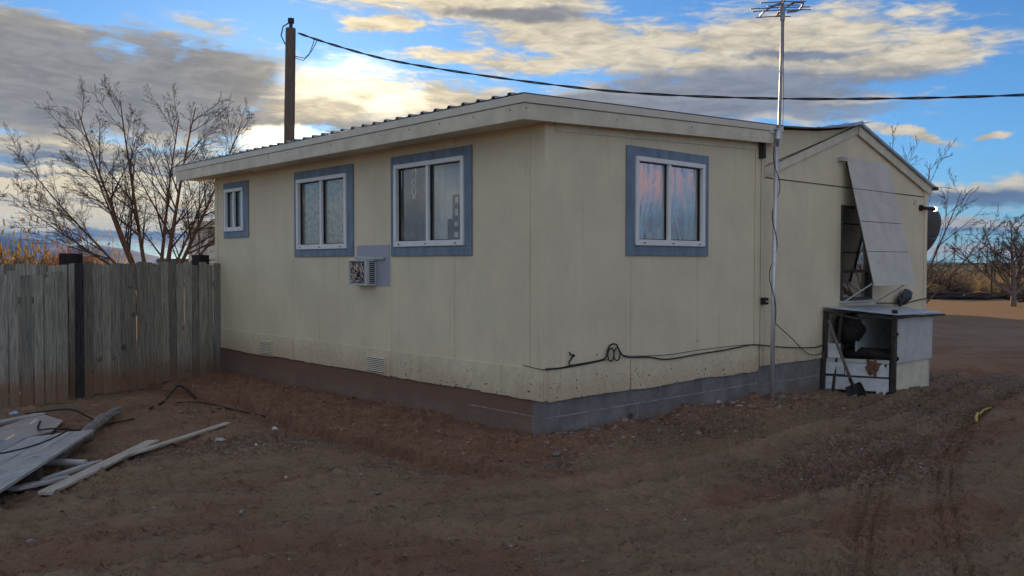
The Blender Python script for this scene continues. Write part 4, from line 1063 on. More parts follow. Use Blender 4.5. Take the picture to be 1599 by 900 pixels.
cable('black_wire', [(-4.9, 7.4, .11), (-4.55, 7.6, .105), (-4.42, 8.0, .10), (-4.45, 8.5, .095), (-4.55, 8.9, .09), (-4.75, 9.0, .06)], .008, 'thin black wire lying across the top of the plank panel', 'wire')
gcable('black_hose', [(-4.6, 11.9, .02), (-4.2, 11.75, .015), (-3.6, 11.2, .02), (-3.1, 10.9, .015)], .009, 'thin black hose running along the cut edge of the soil heap')
def scrap(name, x, y, s, mat, label, cat, seed, dz=.02):
    t = MB(); q = random.Random(seed)
    for k in range(4): t.blob((q.uniform(-s, s) * .5, q.uniform(-s, s) * .5, q.uniform(0, s * .4)), s * q.uniform(.35, .6), seed + k, (1, q.uniform(.4, 1), q.uniform(.25, .7)), 6, .45)
    o = t.build(name, M[mat]); o.location = gp(x, y, dz); return tag(o, label, cat)
scrap('crushed_bottle', -6.0, 10.45, .08, 'bluebit', 'crushed pale blue plastic lying at the foot of the gate', 'scrap', 3, .08)
scrap('plastic_scrap', -5.15, 9.12, .09, 'bluebit', 'pale blue plastic scrap on the plywood beside the plank panel', 'scrap', 7, .07)
scrap('paper_scrap', -2.62, 9.55, .045, 'white', 'small white paper scrap on the dirt left of the gravel', 'scrap', 9)
scrap('paper_scrap', -2.5, 8.45, .028, 'white', 'tiny white scrap lying in the gravel patch', 'scrap', 10)
scrap('crushed_can', -1.9, 7.3, .028, 'greypaint', 'tiny grey crushed can on the open dirt in the foreground', 'scrap', 12)
def rock(x, y, s, mat, label, seed, sq=(1.3, .9, .6)):
    t = MB(); t.blob((0, 0, 0), s, seed, sq, 9, .16); o = t.build('rock', M[mat], smooth=False); o.location = gp(x, y, s * .2); return tag(o, label, 'rock')
rock(3.46, 11.25, .085, 'rock', 'dark flat rock at the foot of the antenna mast', 1)
rock(2.36, 10.75, .07, 'rockpale', 'pale chunk of rubble at the middle of the right wall base', 2)
rock(2.5, 10.62, .045, 'rockpale', 'smaller pale rubble lump right of the pale chunk by the wall', 4)
rock(2.75, 10.5, .04, 'rockpale', 'lone pale stone on the dirt in front of the antenna mast rubble', 5)
rock(.42, 8.05, .05, 'rock', 'brown stone in front of the house corner', 6)
rock(-3.05, 9.05, .045, 'rockpale', 'pale stone near the tip of the narrow batten', 7)
rock(-4.05, 11.1, .035, 'rock', 'small dark stone on bare dirt between timber post and soil heap', 8)
st = MB(); st.tube([gp(5.12, 9.55, .05), gp(5.20, 9.72, .07), gp(5.36, 9.98, .085), gp(5.55, 10.3, .09), gp(5.76, 10.58, .08), gp(5.98, 10.82, .06)], [.012, .016, .012, .011, .011, .008], 6)
tag(st.build('yellow_strap', M['yellow']), 'bright yellow strap lying on the dirt at the right edge', 'strap')

# ------------------------------------------------------------------ bare trees
def grow(seed, stems, levels, spread, lens, r0, trop=.12, kids=(3, 5), wig=.22, minr=.0035, dens=1.):
    """returns (thick mesh, twig mesh). stems: list of (base, direction, length, radius)"""
    q = np.random.RandomState(seed); thick, twig = MB(), MB()
    def br(p, d, L, r, lev):
        n = (9, 6, 4, 3, 2)[min(lev, 4)]
        pts, rr = [p], [r]; k = max(r * .16, minr * .7); dd = d
        for i in range(n):
            dd = unit(dd + q.normal(0, wig / n * 2.0, 3) + np.array((0, 0, trop / n * 2.2 * (1, .9, .4, .15, .1)[min(lev, 4)])))
            p = p + dd * L / n; pts.append(p); rr.append(max(minr * .6, r + (k - r) * ((i + 1) / n) ** .8))
        (thick if lev < 1 else twig).tube(pts, rr, 7 if lev == 0 else 4 if lev == 1 else 3, cap=False)
        if lev >= levels: return
        nk = int(round(q.randint(kids[0], kids[1] + 1) * (2.6 if lev == 0 else 1.45 if lev == 1 else 1 if lev == 2 else .6) * dens))
        for c_ in range(nk):
            f_ = (.20 if lev == 0 else .12) + (.79 if lev == 0 else .86) * (c_ + q.uniform(0, .9)) / nk; f_ = min(f_, .99); s = f_ * n; i = int(s); a = s - i
            i2 = min(i + 1, n); b0 = pts[i] * (1 - a) + pts[i2] * a; r1 = rr[i] * (1 - a) + rr[i2] * a; dr_ = unit(pts[i2] - pts[max(i2 - 1, 0)])
            ax_ = unit(np.cross(dr_, q.normal(0, 1, 3))); an_ = R_(q.uniform(spread[0], spread[1]))
            nd = unit(dr_ * math.cos(an_) + ax_ * math.sin(an_))
            if nd[2] < -.15: nd[2] *= -.4; nd = unit(nd)
            br(b0, nd, L * lens * q.uniform(.7, 1.15) * (1.2 - .72 * f_), max(minr, r1 * q.uniform(.5, .7)), lev + 1)
    for (b0, d, L, r) in stems: br(np.array(b0, float), unit(d), L, r, 0)
    return thick, twig
def bare_tree(x, y, stems, seed, label, levels=4, spread=(22, 52), lens=.58, trop=.12, kids=(3, 5), bark='bark', group=None, dens=1., minr=.0035, wig=.22, rz_=0, feet=False):
    rt = empty('bare_tree', (x, y, gz(x, y)), rz_, label, 'tree', group)
    a, b_ = grow(seed, stems, levels, spread, lens, 0, trop, kids, wig, minr, dens)
    if feet:
        rt.scale = (.86, .86, .86)
        for (b0, d, L, r) in stems:
            b0 = np.array(b0, float); a.tube([(b0[0] * .55, b0[1] * .55, -.3), (b0[0] * .7, b0[1] * .7, b0[2] * .5), tuple(b0), tuple(b0 + unit(d) * .12)], [r * 1.35, r * 1.1, r * 1.01, r], 7)
    a.build('trunk', M[bark], rt, smooth=True); b_.build('crown', M['twig'], rt)
    return rt
G_T = 'bare trees around the yard'
bare_tree(-8.3, 20, [((-.30, -.1, 1.5), (-.95, -.1, .62), 4.0, .035), ((-.30, 0, 1.35), (-.68, -.2, .80), 4.6, .045), ((-.24, .1, 1.2), (-.50, .3, .95), 5.0, .055), ((-.12, .1, 1.1), (-.36, -.2, 1), 5.1, .07), ((.02, 0, 1.1), (-.14, -.15, 1), 5.2, .07), ((.14, .1, 1.1), (.08, .2, 1), 5.1, .065), ((.32, 0, 1.1), (.22, -.1, 1), 5.1, .08), ((.40, .05, 1.2), (.46, .1, .95), 4.9, .065), ((.44, -.1, 1.3), (.80, -.1, .75), 3.9, .045), ((.3, .2, 1.3), (.15, .7, .9), 4.4, .05)], 11,
          'big bare tree fanning many red brown stems above the board fence', levels=4, lens=.43, kids=(4, 5), trop=.07, dens=1.2, minr=.0036, wig=.07, spread=(24, 48), group=G_T, feet=True)
bare_tree(-15.2, 22, [((0, 0, -.2), (.15, 0, 1), 4.4, .07), ((.1, 0, -.2), (.50, .1, 1), 4.2, .06), ((-.1, 0, -.2), (-.4, 0, 1), 4.2, .06)], 5, 'bare tree cut by the left edge of the photo', levels=4, lens=.46, minr=.0055, wig=.1, spread=(24, 52), group=G_T)
bare_tree(12.4, 28, [((0, 0, -.2), (.26, 0, 1), 5.4, .07), ((.1, 0, -.2), (.52, .1, 1), 5.0, .06), ((-.1, 0, -.2), (-.05, 0, 1), 5.6, .075), ((.15, 0, -.1), (.85, -.1, .85), 4.4, .045)], 21, 'bare tree behind the wing, branches showing beyond the satellite dish', levels=4, lens=.44, minr=.0065, wig=.1, spread=(20, 44), trop=.14, kids=(3, 4), dens=.9, group=G_T)
bare_tree(23.2, 40.3, [((0, 0, -.4), (.02, 0, 1), 3.4, .17), ((-.05, 0, .55), (-.95, .1, .72), 3.7, .10), ((-.04, .05, .7), (-.55, -.2, .9), 3.5, .10), ((.02, .05, .75), (-.2, -.2, 1), 3.2, .10), ((.06, 0, .75), (.25, .1, 1), 3.2, .10), ((.1, 0, .6), (.9, -.1, .72), 3.5, .10), ((.05, .1, .7), (.5, .5, .9), 3.2, .09)], 33, 'low wide bare tree with pale trunk standing on the sunlit dirt at right', levels=4, lens=.48, bark='barkpale', minr=.008, kids=(4, 5), dens=.9, trop=.05, wig=.16, spread=(28, 58), group=G_T)
bare_tree(19.5, 11.4, [((0, 0, -.3), (-.2, 0, 1), 3.6, .11), ((.1, 0, -.2), (.3, .2, 1), 3.8, .13), ((0, .1, -.1), (0, -.5, .9), 3.2, .1)], 44, 'bare tree standing out of view to the right of the yard', levels=4, lens=.55, minr=.006, group=G_T)
bare_tree(25, 19.2, [((0, 0, -.3), (.2, 0, 1), 4.2, .11), ((.1, 0, -.2), (-.4, .2, 1), 3.8, .13), ((0, .1, -.1), (.3, -.6, .9), 3.4, .1)], 47, 'second bare tree out of view to the right, mirrored in the wing window', levels=4, lens=.55, minr=.006, group=G_T)
fence('board_fence', (28.5, 25), (32, 17), 1.6, -.25, 40, .02, 'board fence out of view to the right, mirrored in the wing window', 'plank2', [], [.3, 1.2], 15)

# ------------------------------------------------------------------ bushes
def bush_mesh(seed, n, leafy):
    q = np.random.RandomState(seed); mb = MB()
    for i in range(n):
        a = q.uniform(0, 2 * math.pi); el = math.asin(q.uniform(.25, 1.0)); L = q.uniform(.6, 1.05)
        d = np.array((math.cos(a) * math.cos(el), math.sin(a) * math.cos(el), math.sin(el))); b0 = np.array((d[0] * .18, d[1] * .18, 0))
        p1 = b0 + d * L * .55 + q.normal(0, .05, 3); p2 = b0 + d * L + q.normal(0, .08, 3)
        mb.tube([b0, p1, p2], [.016, .010, .003], 3, cap=False)
        for k in range(leafy):
            f_ = q.uniform(.45, 1.05); c0 = b0 * (1 - f_) + p2 * f_ + q.normal(0, .06, 3); s = q.uniform(.025, .06); t1, t2 = q.normal(0, 1, 3), q.normal(0, 1, 3); t1 = unit(t1) * s; t2 = unit(t2) * s * .6
            mb.add([c0 - t1, c0 + t2, c0 + t1, c0 - t2], [(0, 1, 2, 3)])
    return mb
def mesh_of(mb, name, mat):
    me = bpy.data.meshes.new(name); me.from_pydata(mb.v, [], mb.f); me.update(); me.materials.append(M[mat]); return me
bm_ = {k: [mesh_of(bush_mesh(sd, n, lf), 'bush', k) for sd in (1, 2)] for k, n, lf in (('bushgold', 300, 12), ('bushrust', 280, 12), ('bushtan', 280, 10), ('sage', 160, 5), ('sagedark', 220, 2))}
def bush(name, key, x, y, s, hs, label, group, i=0, cat='bush'):
    o = bpy.data.objects.new(name, bm_[key][i % 2]); C.objects.link(o); o.location = (x, y, gz(x, y) - .05); o.scale = (s, s * .9, hs); o.rotation_euler = (0, 0, i * 1.7)
    return tag(o, label, cat, group)
GB = 'dry bushes beyond the fence'
for i, (key, px, Y, s, hs, lab) in enumerate((
    ('bushgold', 28, 24, 1.15, 2.75, 'tall golden bush rising over the fence at the far left'), ('bushgold', -30, 25, 1.2, 2.6, 'golden bush cut by the left photo edge'),
    ('bushrust', 118, 26, .75, 2.55, 'rust red bush behind the black fence post'), ('bushrust', 72, 27, .7, 2.3, 'lower rust bush between the golden bush and the black post'),
    ('bushtan', 165, 27, .9, 2.4, 'pale tan bush just left of the big tree stems'), ('bushtan', 135, 30, .8, 2.1, 'small tan bush right of the black post'), ('bushtan', 205, 33, .9, 2.1, 'faint tan bush among the big tree stems'))):
    bush('dry_bush', key, (px - 800) / 1360 * Y, Y, s, hs, lab, GB, i)
for i_, (x_, y_, s_) in enumerate(((17.5, 10.6, 1.5), (19.0, 12.6, 1.9))): bush('dry_bush', 'sagedark', x_, y_, s_, s_ * .9, ('lower' if i_ == 0 else 'taller') + ' dark bare bush out of view to the right of the yard', 'dry bushes right of the yard', i_)
GS = 'brush on the plain at right'
qb = random.Random(31)
bush('brush_clump', 'sagedark', (1466 - 800) / 1360 * 58, 58, 2.2, 2.0, 'largest dark brown brush clump beside the wing corner', GS, 1, 'brush')
bush('brush_clump', 'sagedark', (1448 - 800) / 1360 * 61, 61, 1.8, 1.8, 'dark brush clump half hidden by the wing corner', GS, 0, 'brush')
bush('brush_clump', 'sagedark', (1500 - 800) / 1360 * 60, 60, 1.3, 1.1, 'low brown brush right of the largest dark clump', GS, 0, 'brush')
for i in range(90):
    Y = 56 + 95 * qb.random() ** 1.5; px = qb.uniform(1436, 1660) if i < 76 else qb.uniform(1300, 1436); key = qb.choice(['sage', 'sage', 'bushtan', 'sagedark'])
    bush('sagebrush', key, (px - 800) / 1360 * Y, Y, qb.uniform(.7, 1.3) * (1 + Y / 250), qb.uniform(.6, 1.15) * (1 + Y / 300), 'one of the grey tan sagebrush plants dotting the plain', 'sagebrush plants on the plain', i, 'sagebrush')
def far_scrub():
    q = random.Random(77); mb = MB()
    def tuft(x, y, s, h, z):
        n = 5
        for k in range(n):
            a = q.uniform(0, 6.28); rx = s * q.uniform(.5, 1)
            c0 = (x + q.uniform(-s, s) * .5, y + q.uniform(-s, s) * .5)
            mb.add([(c0[0] - rx * math.cos(a), c0[1] - rx * math.sin(a), z - .1), (c0[0] + rx * math.cos(a), c0[1] + rx * math.sin(a), z - .1), (c0[0] + rx * .5 * math.cos(a) + q.uniform(-.2, .2), c0[1] + rx * .5 * math.sin(a), z + h * q.uniform(.7, 1.1)), (c0[0] - rx * .6 * math.cos(a), c0[1] - rx * .6 * math.sin(a) + q.uniform(-.2, .2), z + h * q.uniform(.6, 1))], [(0, 1, 2, 3)])
    pts = []
    for i in range(9000):
        Y = 110 * math.exp(q.random() * 2.9); s = q.uniform(.5, 1.1) * (1 + Y / 400)
        px = q.uniform(1380, 1780) if q.random() < .6 else q.uniform(-160, 420); pts.append(((px - 800) / 1360 * Y, Y, s, q.uniform(.5, 1.1) * (1 + Y / 700)))
    P = np.array(pts); Z = ground_height(P[:, 0], P[:, 1])
    for (x, y, s, h), z in zip(pts, Z): tuft(x, y, s, h, z)
    tag(mb.build('far_scrub', simple('far tan scrub', (.24, .195, .115), .95, var=.4, scale=.05, island=.45)), 'continuous tan scrub covering the plain out to the horizon', 'scrub', kind='stuff')
far_scrub()
# dark log and brush pile on the far side of the sunlit dirt
lp = MB(); q = random.Random(14)
for i in range(70):
    Y = 50 + q.uniform(-1.3, 1.3); X = 23.5 + i / 70 * 11 + q.uniform(-.5, .5); a = q.gauss(0, .25); L = q.uniform(.8, 2.4); z = gz(X, Y) + q.uniform(.05, .32)
    lp.tube([(X - L / 2 * math.cos(a), Y - L / 2 * math.sin(a), z + q.uniform(-.08, .1)), (X, Y, z), (X + L / 2 * math.cos(a), Y + L / 2 * math.sin(a), z + q.uniform(-.08, .12))], [q.uniform(.06, .15), q.uniform(.07, .15), .05], 6)
tag(lp.build('log_pile', M['log']), 'long low pile of dark logs and brush behind the sunlit dirt', 'log pile')
lp = MB()
for i in range(18):
    Y = 44 + q.uniform(-.5, .5); X = 26.2 + i / 18 * 3 + q.uniform(-.3, .3); a = q.gauss(0, .3); L = q.uniform(.5, 1.3); z = gz(X, Y) + q.uniform(.04, .18)
    lp.tube([(X - L / 2 * math.cos(a), Y - L / 2 * math.sin(a), z), (X + L / 2 * math.cos(a), Y + L / 2 * math.sin(a), z + q.uniform(-.05, .1))], [.09, .06], 6)
tag(lp.build('log_pile', M['log']), 'short dark log pile right of the low wide tree', 'log pile')
# slim posts on the plain
def far_pole(px, Y, h, lab):
    x = (px - 800) / 1360 * Y; p = empty('power_pole', (x, Y, gz(x, Y)), 0, lab, 'power pole', 'far power poles')
    t = MB(); t.tube([(0, 0, -.3), (0, 0, h)], .17, 6); t.build('shaft', M['polewood'], p)
    t = MB(); t.bar((-1, 0, h - .6), (1, 0, h - .6), .14, .14); t.build('crossarm', M['polewood'], p)
far_pole(1490.5, 330, 8.5, 'nearest slim power pole on the right horizon'); far_pole(1463, 420, 8.0, 'fainter power pole left of the nearest one on the horizon')
tpost = MB()
for px, Y, h in ((1549, 52, 1.9),): x = (px - 800) / 1360 * Y; tpost.tube([(x, Y, gz(x, Y) - .2), (x, Y, gz(x, Y) + h)], .05, 6)
tag(tpost.build('wooden_stake', M['log']), 'thin dark stake standing left of the low wide tree', 'stake')

# ------------------------------------------------------------------ other buildings
rb = empty('rear_building', (-10.2, 27.5, -.15), 0, 'cream outbuilding with flat eave behind the left end of the house', 'building')
t = MB(); t.box(.02, 9, 0, 6, -.3, 3.05); t.build('wall', M['palewall'], rb)
t = MB(); t.hexa([(-.05, -.3, 3.05), (9.2, -.3, 3.3), (9.2, 6.3, 3.3), (-.05, 6.3, 3.05), (-.05, -.3, 3.25), (9.2, -.3, 3.5), (9.2, 6.3, 3.5), (-.05, 6.3, 3.25)]); t.build('roof', M['trimcream'], rb, bevel=.006)
t = MB(); t.box(.0, .14, -.014, -.001, -.2, 3.04); t.build('corner_board', M['trimcream'], rb)
bw = empty('shade_barn', (-4.5, 46, -.15), 0, 'long plain barn added unseen behind the house to shade the lane', 'shade_barn')  # blocker added out of view so its shadow falls on the lane
t = MB(); t.box(0, 16.7, 0, 7, -.2, 5.4); t.build('wall', M['farwall'], bw)
t = MB(); t.prism([(-.4, -.4, 5.4), (-.4, 7.4, 5.4), (-.4, 3.5, 7.2)], (17.5, 0, 0)); t.build('roof', M['farroof'], bw)
def far_house(px, Y, w, h, lab, roofc='farroof'):
    x = (px - 800) / 1360 * Y; p = empty('far_house', (x, Y, gz(x, Y)), .2, lab, 'house', 'far houses on the plain')
    t = MB(); t.box(-w / 2, w / 2, -4, 4, -.5, h * .62); t.build('wall', M['farwall'], p)
    t = MB(); t.prism([(-w / 2 - .5, -4.6, h * .62), (-w / 2 - .5, 4.6, h * .62), (-w / 2 - .5, 0, h)], (w + 1, 0, 0)); t.build('roof', M[roofc], p)
far_house(124, 420, 16, 5.5, 'far dark roofed house right of the black fence post'); far_house(148, 500, 14, 5.2, 'smaller far dark house beside the tan bush'); far_house(283, 450, 22, 4.6, 'far low building seen between tree stems and the outbuilding')

# ------------------------------------------------------------------ mountains
def ridge(name, Y, prof, depth, seed, label):
    rows = []; n = 160; q = np.random.RandomState(seed)
    x0, x1 = prof[0][0], prof[-1][0]
    X = np.linspace(x0, x1, n); Z = np.interp(X, [p[0] for p in prof], [p[1] for p in prof])
    for k in range(14):
        f_ = k / 13 * 2 - 1; row = []
        for i in range(n):
            hgt = Z[i] * (1 - abs(f_) ** 1.3) * (1 + .10 * (fbm(np.array([X[i] / 700 + 9]), np.array([f_ * 3 + seed]), seed, 4)[0] - .5)) + (fbm(np.array([X[i] / 260]), np.array([f_ * 4.]), seed + 2, 4)[0] - .5) * 22 * (1 - abs(f_))
            row.append((X[i], Y + f_ * depth, hgt - 6))
        rows.append(row)
    t = MB(); t.grid(rows); o = t.build(name, M['hill'], smooth=True); o['label'] = label; o['kind'] = 'structure'
pxY = lambda px, py, Y: ((px - 800) / 1360 * Y, max(0, (412 - py) / 1360 * Y))
ridge('mountains', 9000, [pxY(-500, 395, 9000), pxY(-250, 372, 9000), pxY(-60, 362, 9000), pxY(20, 366, 9000), pxY(70, 374, 9000), pxY(105, 384, 9000), pxY(150, 380, 9000), pxY(185, 386, 9000), pxY(230, 399, 9000), pxY(300, 408, 9000), pxY(420, 411, 9000)], 1500, 3, 'blue mountain range low on the left horizon')
ridge('mesa', 9500, [pxY(1300, 411, 9500), pxY(1380, 404, 9500), pxY(1450, 406, 9500), pxY(1475, 408, 9500), pxY(1520, 411, 9500)], 900, 5, 'thin blue mesa on the right horizon')

# ------------------------------------------------------------------ world: Nishita sky plus a procedural cloud deck
SUN_AZ, SUN_EL = R_(-13.5), R_(10.5)
w = bpy.data.worlds.new('World'); sc.world = w; w.use_nodes = True; nt = w.node_tree; nt.nodes.clear(); g = NG(nt)
out = g.n('ShaderNodeOutputWorld'); bgn = g.n('ShaderNodeBackground'); bgn.inputs['Strength'].default_value = .1; g.link(bgn.outputs[0], out.inputs[0])
sky = g.n('ShaderNodeTexSky', sky_type='NISHITA'); sky.sun_disc = False; sky.sun_elevation = SUN_EL; sky.sun_rotation = SUN_AZ; sky.altitude = 1700; sky.air_density = 1.0; sky.dust_density = .6; sky.ozone_density = 2.5
tc = g.n('ShaderNodeTexCoord'); dvec = tc.outputs['Generated']
sp = g.n('ShaderNodeSeparateXYZ'); g.link(dvec, sp.inputs[0])
az = g.math('ARCTAN2', sp.outputs[0], sp.outputs[1]); el = g.math('ARCSINE', sp.outputs[2])
nA = g.n('ShaderNodeTexNoise'); g.link(dvec, nA.inputs['Vector']); nA.inputs['Scale'].default_value = 7; nA.inputs['Detail'].default_value = 6; nA.inputs['Roughness'].default_value = .6
nsp = g.n('ShaderNodeSeparateColor'); g.link(nA.outputs['Color'], nsp.inputs[0])
azw = g.math('ADD', az, g.math('MULTIPLY', g.math('SUBTRACT', nsp.outputs[0], .5), .16))
elw = g.math('ADD', el, g.math('MULTIPLY', g.math('SUBTRACT', nsp.outputs[1], .5), .055))
V = g.comb(azw, elw, 0.)
def pa(px, py):
    a = math.atan((px - 800) / 1360); e = math.atan((412 - py) / 1360 * math.cos(a)); return a, e
def ell(px, py, rx, ry, rot=0.):
    a, e = pa(px, py); mp = g.n('ShaderNodeMapping', vector_type='TEXTURE')
    mp.inputs['Location'].default_value = (a, e, 0); mp.inputs['Rotation'].default_value = (0, 0, R_(-rot)); mp.inputs['Scale'].default_value = (rx / 1360 * .93, ry / 1360 * .97, 1)
    g.link(V, mp.inputs['Vector']); L = g.n('ShaderNodeVectorMath', operation='LENGTH'); g.link(mp.outputs[0], L.inputs[0])
    return g.math('SUBTRACT', 1., L.outputs['Value'])
def field(lst, k=.18):
    f = None
    for e_ in lst:
        x = ell(*e_)
        f = x if f is None else g.math('SMOOTH_MAX', f, x, k)
    return f
Vn = g.comb(g.math('ADD', az, g.math('MULTIPLY', el, .5)), g.math('MULTIPLY', el, 4.0), 3.3)
nf1 = g.noise(Vn, 9., 10, .62, .4); nf2 = g.noise(Vn, 4.5, 8, .6, .3); nf3 = g.noise(Vn, 26., 8, .65, .5)
cloud = [(700, 168, 210, 44), (70, 232, 230, 32), (130, 145, 420, 118), (20, 70, 200, 70), (310, 125, 190, 75, 12), (90, 40, 110, 22), (500, 165, 200, 62, -10), (640, 165, 150, 42, -10), (760, 15, 280, 34), (860, 52, 200, 50, 6), (720, 95, 110, 16), (600, 42, 80, 18), (560, 5, 170, 10),
         (960, 95, 200, 44, 10), (1190, 92, 330, 82), (1400, 92, 190, 44, -4), (1130, 165, 330, 46), (1430, 213, 85, 13, 18), (1545, 218, 26, 8), (1550, 308, 200, 20), (1560, 358, 170, 13), (1440, 318, 60, 14), (1560, 393, 220, 8),
         (-40, 300, 330, 42), (160, 325, 300, 34), (300, 250, 190, 30), (120, 372, 330, 18), (660, 200, 240, 36), (940, 172, 230, 40), (840, 105, 150, 20)]
dark = [(170, 138, 370, 84), (0, 80, 230, 60), (280, 120, 230, 72, 8), (390, 195, 150, 34), (600, 195, 120, 22), (560, 205, 110, 24), (1210, 138, 300, 30), (1080, 172, 260, 30), (1390, 128, 190, 20), (1240, 90, 120, 8), (900, 175, 190, 26), (1330, 172, 160, 14),
        (1560, 316, 200, 12), (1570, 370, 190, 8), (0, 288, 240, 13), (190, 328, 270, 12), (290, 245, 180, 13), (60, 352, 200, 8), (800, 30, 120, 12)]
fA = field(cloud, .06); fD = field(dark, .12)
front = g.ss(sp.outputs[1], .15, .45)
edge = g.math('ADD', g.math('MULTIPLY', fA, 1.2), g.math('ADD', g.math('MULTIPLY', g.math('SUBTRACT', nf1, .5), 1.9), g.math('MULTIPLY', g.math('SUBTRACT', nf3, .5), 1.6)))
aF = g.ss(edge, -.08, .62)
# clouds over the rest of the dome
sideR = g.math('MULTIPLY', g.ss(az, .5, .9), g.ss(az, 2.6, 2.0))
nb1 = g.noise(g.comb(g.math('MULTIPLY', az, 1.), g.math('MULTIPLY', el, 3.2), 9.), 3.2, 9, .6, .3)
aB = g.ss(nb1, g.ss(sideR, 0, 1, .44, .47), .62)
alpha = g.math('ADD', g.math('MULTIPLY', aF, front), g.math('MULTIPLY', aB, g.math('SUBTRACT', 1., front)))
dk = g.ss(g.math('ADD', g.math('MULTIPLY', fD, 1.15), g.math('ADD', g.math('MULTIPLY', g.math('SUBTRACT', nf2, .5), 1.3), g.math('MULTIPLY', g.math('SUBTRACT', nf1, .5), .9))), -.35, .5)
dkB = g.ss(nb1, .58, .75)
dkk = g.math('ADD', g.math('MULTIPLY', dk, front), g.math('MULTIPLY', dkB, g.math('SUBTRACT', 1., front)))
# angular closeness to the bright gap in the cloud
def cosang(px, py):
    a_, e_ = pa(px, py); d_ = (math.sin(a_) * math.cos(e_), math.cos(a_) * math.cos(e_), math.sin(e_))
    dt = g.n('ShaderNodeVectorMath', operation='DOT_PRODUCT'); g.link(dvec, dt.inputs[0]); dt.inputs[1].default_value = d_
    return g.math('ARCCOSINE', g.math('MINIMUM', dt.outputs['Value'], .999999))
gauss = lambda ang, s_: g.math('POWER', 2.718, g.math('MULTIPLY', g.math('POWER', g.math('DIVIDE', ang, s_), 2.), -1.))
glow1 = g.ss(g.math('ADD', ell(448, 211, 95, 21), g.math('MULTIPLY', g.math('SUBTRACT', nf1, .5), .6)), -.1, .6); glow2 = gauss(cosang(500, 165), .20); glow3 = gauss(cosang(500, 165), .09)
sd = (math.sin(SUN_AZ) * math.cos(SUN_EL), math.cos(SUN_AZ) * math.cos(SUN_EL), math.sin(SUN_EL))
hot = g.math('MAXIMUM', ell(530, 128, 140, 50, -12), ell(600, 158, 64, 34, -20)); hotk = g.ss(g.math('ADD', hot, g.math('ADD', g.math('MULTIPLY', g.math('SUBTRACT', nf1, .5), 2.0), g.math('MULTIPLY', g.math('SUBTRACT', nf3, .5), .8))), -.1, 1.0)
warm = g.mix(glow2, (7.2, 6.4, 4.9), (11.0, 9.0, 5.6))
tex = g.math('ADD', g.math('MULTIPLY', nf3, .75), g.math('MULTIPLY', nf2, .35))
warm_ = g.n('ShaderNodeVectorMath', operation='SCALE'); g.link(warm, warm_.inputs[0]); g.link(g.ss(tex, .38, .72, .62, 1.12), warm_.inputs['Scale'])
sidef = g.ss(az, -.1, .35)
grey = g.mix(sidef, (2.85, 2.72, 2.58), (2.4, 2.65, 3.2))
grey = g.mix(glow3, grey, (4.2, 3.6, 2.7))
grey = g.mix(g.ss(el, .115, .055), grey, (1.25, 1.72, 2.45))
grey_ = g.n('ShaderNodeVectorMath', operation='SCALE'); g.link(grey, grey_.inputs[0]); g.link(g.ss(tex, .38, .72, .80, 1.2), grey_.inputs['Scale'])
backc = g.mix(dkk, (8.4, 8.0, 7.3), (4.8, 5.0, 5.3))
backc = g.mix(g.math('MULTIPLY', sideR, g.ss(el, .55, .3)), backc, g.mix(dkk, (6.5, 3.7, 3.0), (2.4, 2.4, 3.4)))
cc = g.mix(dkk, warm_.outputs[0], grey_.outputs[0])
fr_ = g.n('ShaderNodeVectorMath', operation='SCALE'); g.link(cc, fr_.inputs[0]); fr_.inputs['Scale'].default_value = .80
cc = g.mix(front, backc, fr_.outputs[0])
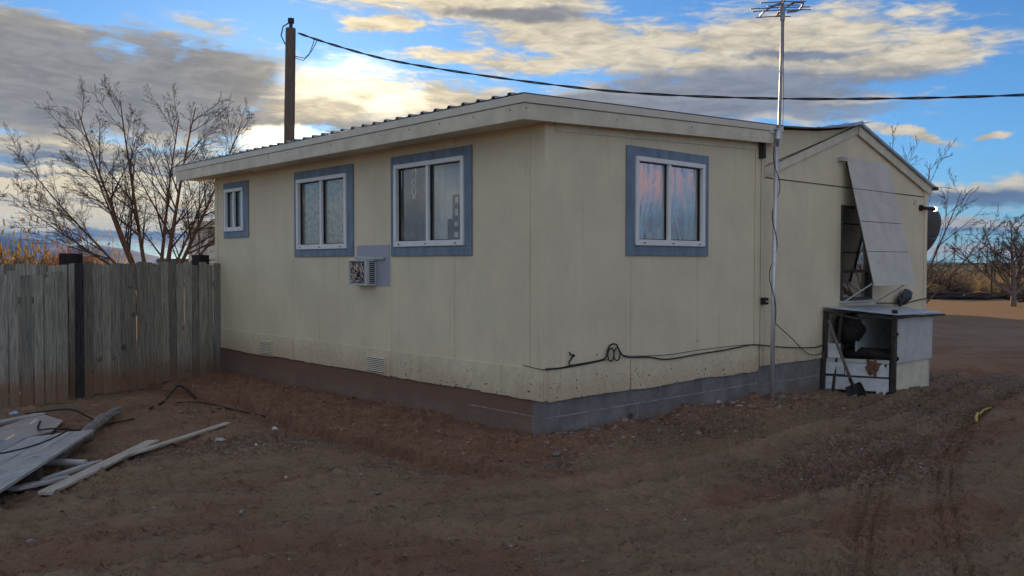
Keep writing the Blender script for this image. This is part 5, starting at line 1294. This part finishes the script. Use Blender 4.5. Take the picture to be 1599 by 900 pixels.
# low bright gaps near the horizon under the sun side
skyv = g.n('ShaderNodeVectorMath', operation='MULTIPLY'); g.link(sky.outputs[0], skyv.inputs[0]); skyv.inputs[1].default_value = (.50, .80, 1.08)
col = g.mix(alpha, skyv.outputs[0], cc)
bandn = g.noise(g.comb(g.math('MULTIPLY', azw, 1.6), g.math('MULTIPLY', elw, 30.), 1.7), 1.5, 6, .58, .2)
bandc = g.mix(g.ss(bandn, .40, .54), (1.1, 1.5, 2.1), (8.4, 7.0, 4.3))
bandm = g.ss(g.math('ADD', ell(130, 320, 460, 95), g.math('MULTIPLY', g.math('SUBTRACT', nf1, .5), .7)), .02, .4, 0, .88)
col = g.mix(g.math('MULTIPLY', bandm, front), col, bandc)
add = g.n('ShaderNodeVectorMath', operation='MULTIPLY_ADD')
gl = g.math('ADD', g.math('MULTIPLY', glow1, 20.), g.math('MULTIPLY', hotk, 6.5))
g.link(g.comb(gl, g.math('MULTIPLY', gl, .88), g.math('MULTIPLY', gl, .62)), add.inputs[0]); add.inputs[1].default_value = (1, 1, 1); g.link(col, add.inputs[2])
g.link(add.outputs[0], bgn.inputs['Color'])
w.cycles.sampling_method = 'MANUAL'; w.cycles.sample_map_resolution = 1024

sl = bpy.data.lights.new('sun', 'SUN'); sl.energy = 5.0; sl.angle = R_(.5); sl.color = (1, .66, .36)
so_ = bpy.data.objects.new('sun', sl); C.objects.link(so_)
from mathutils import Vector
so_.rotation_euler = Vector(sd).to_track_quat('Z', 'Y').to_euler()

# ------------------------------------------------------------------ haze
hz = MB(); hz.box(-9500, 9500, -250, 12000, -12, 420)
mh = bpy.data.materials.new('haze air'); mh.use_nodes = True; nt = mh.node_tree; nt.nodes.clear(); g = NG(nt)
o_ = g.n('ShaderNodeOutputMaterial'); pv = g.n('ShaderNodeVolumePrincipled'); pv.inputs['Color'].default_value = (.15, .42, 1, 1); pv.inputs['Density'].default_value = .00008; g.link(pv.outputs[0], o_.inputs['Volume'])
USE_HAZE = True
if USE_HAZE:
    h_ = hz.build('haze', mh); h_['kind'] = 'stuff'; h_['label'] = 'thin blue air over the whole plain'

# ------------------------------------------------------------------ camera
cam = bpy.data.cameras.new('camera'); cam.sensor_width = 36; cam.lens = 36 * 1360 / 1599; cam.clip_end = 40000; cam.clip_start = .05
co_ = bpy.data.objects.new('camera', cam); C.objects.link(co_); co_.location = (0, 0, 1.78); co_.rotation_euler = (R_(90 - 1.6), 0, 0)
sc.camera = co_
sc.view_settings.view_transform = 'Standard'; sc.view_settings.look = 'None'; sc.view_settings.exposure = .46; sc.view_settings.gamma = 1; sc.view_settings.use_curve_mapping = False
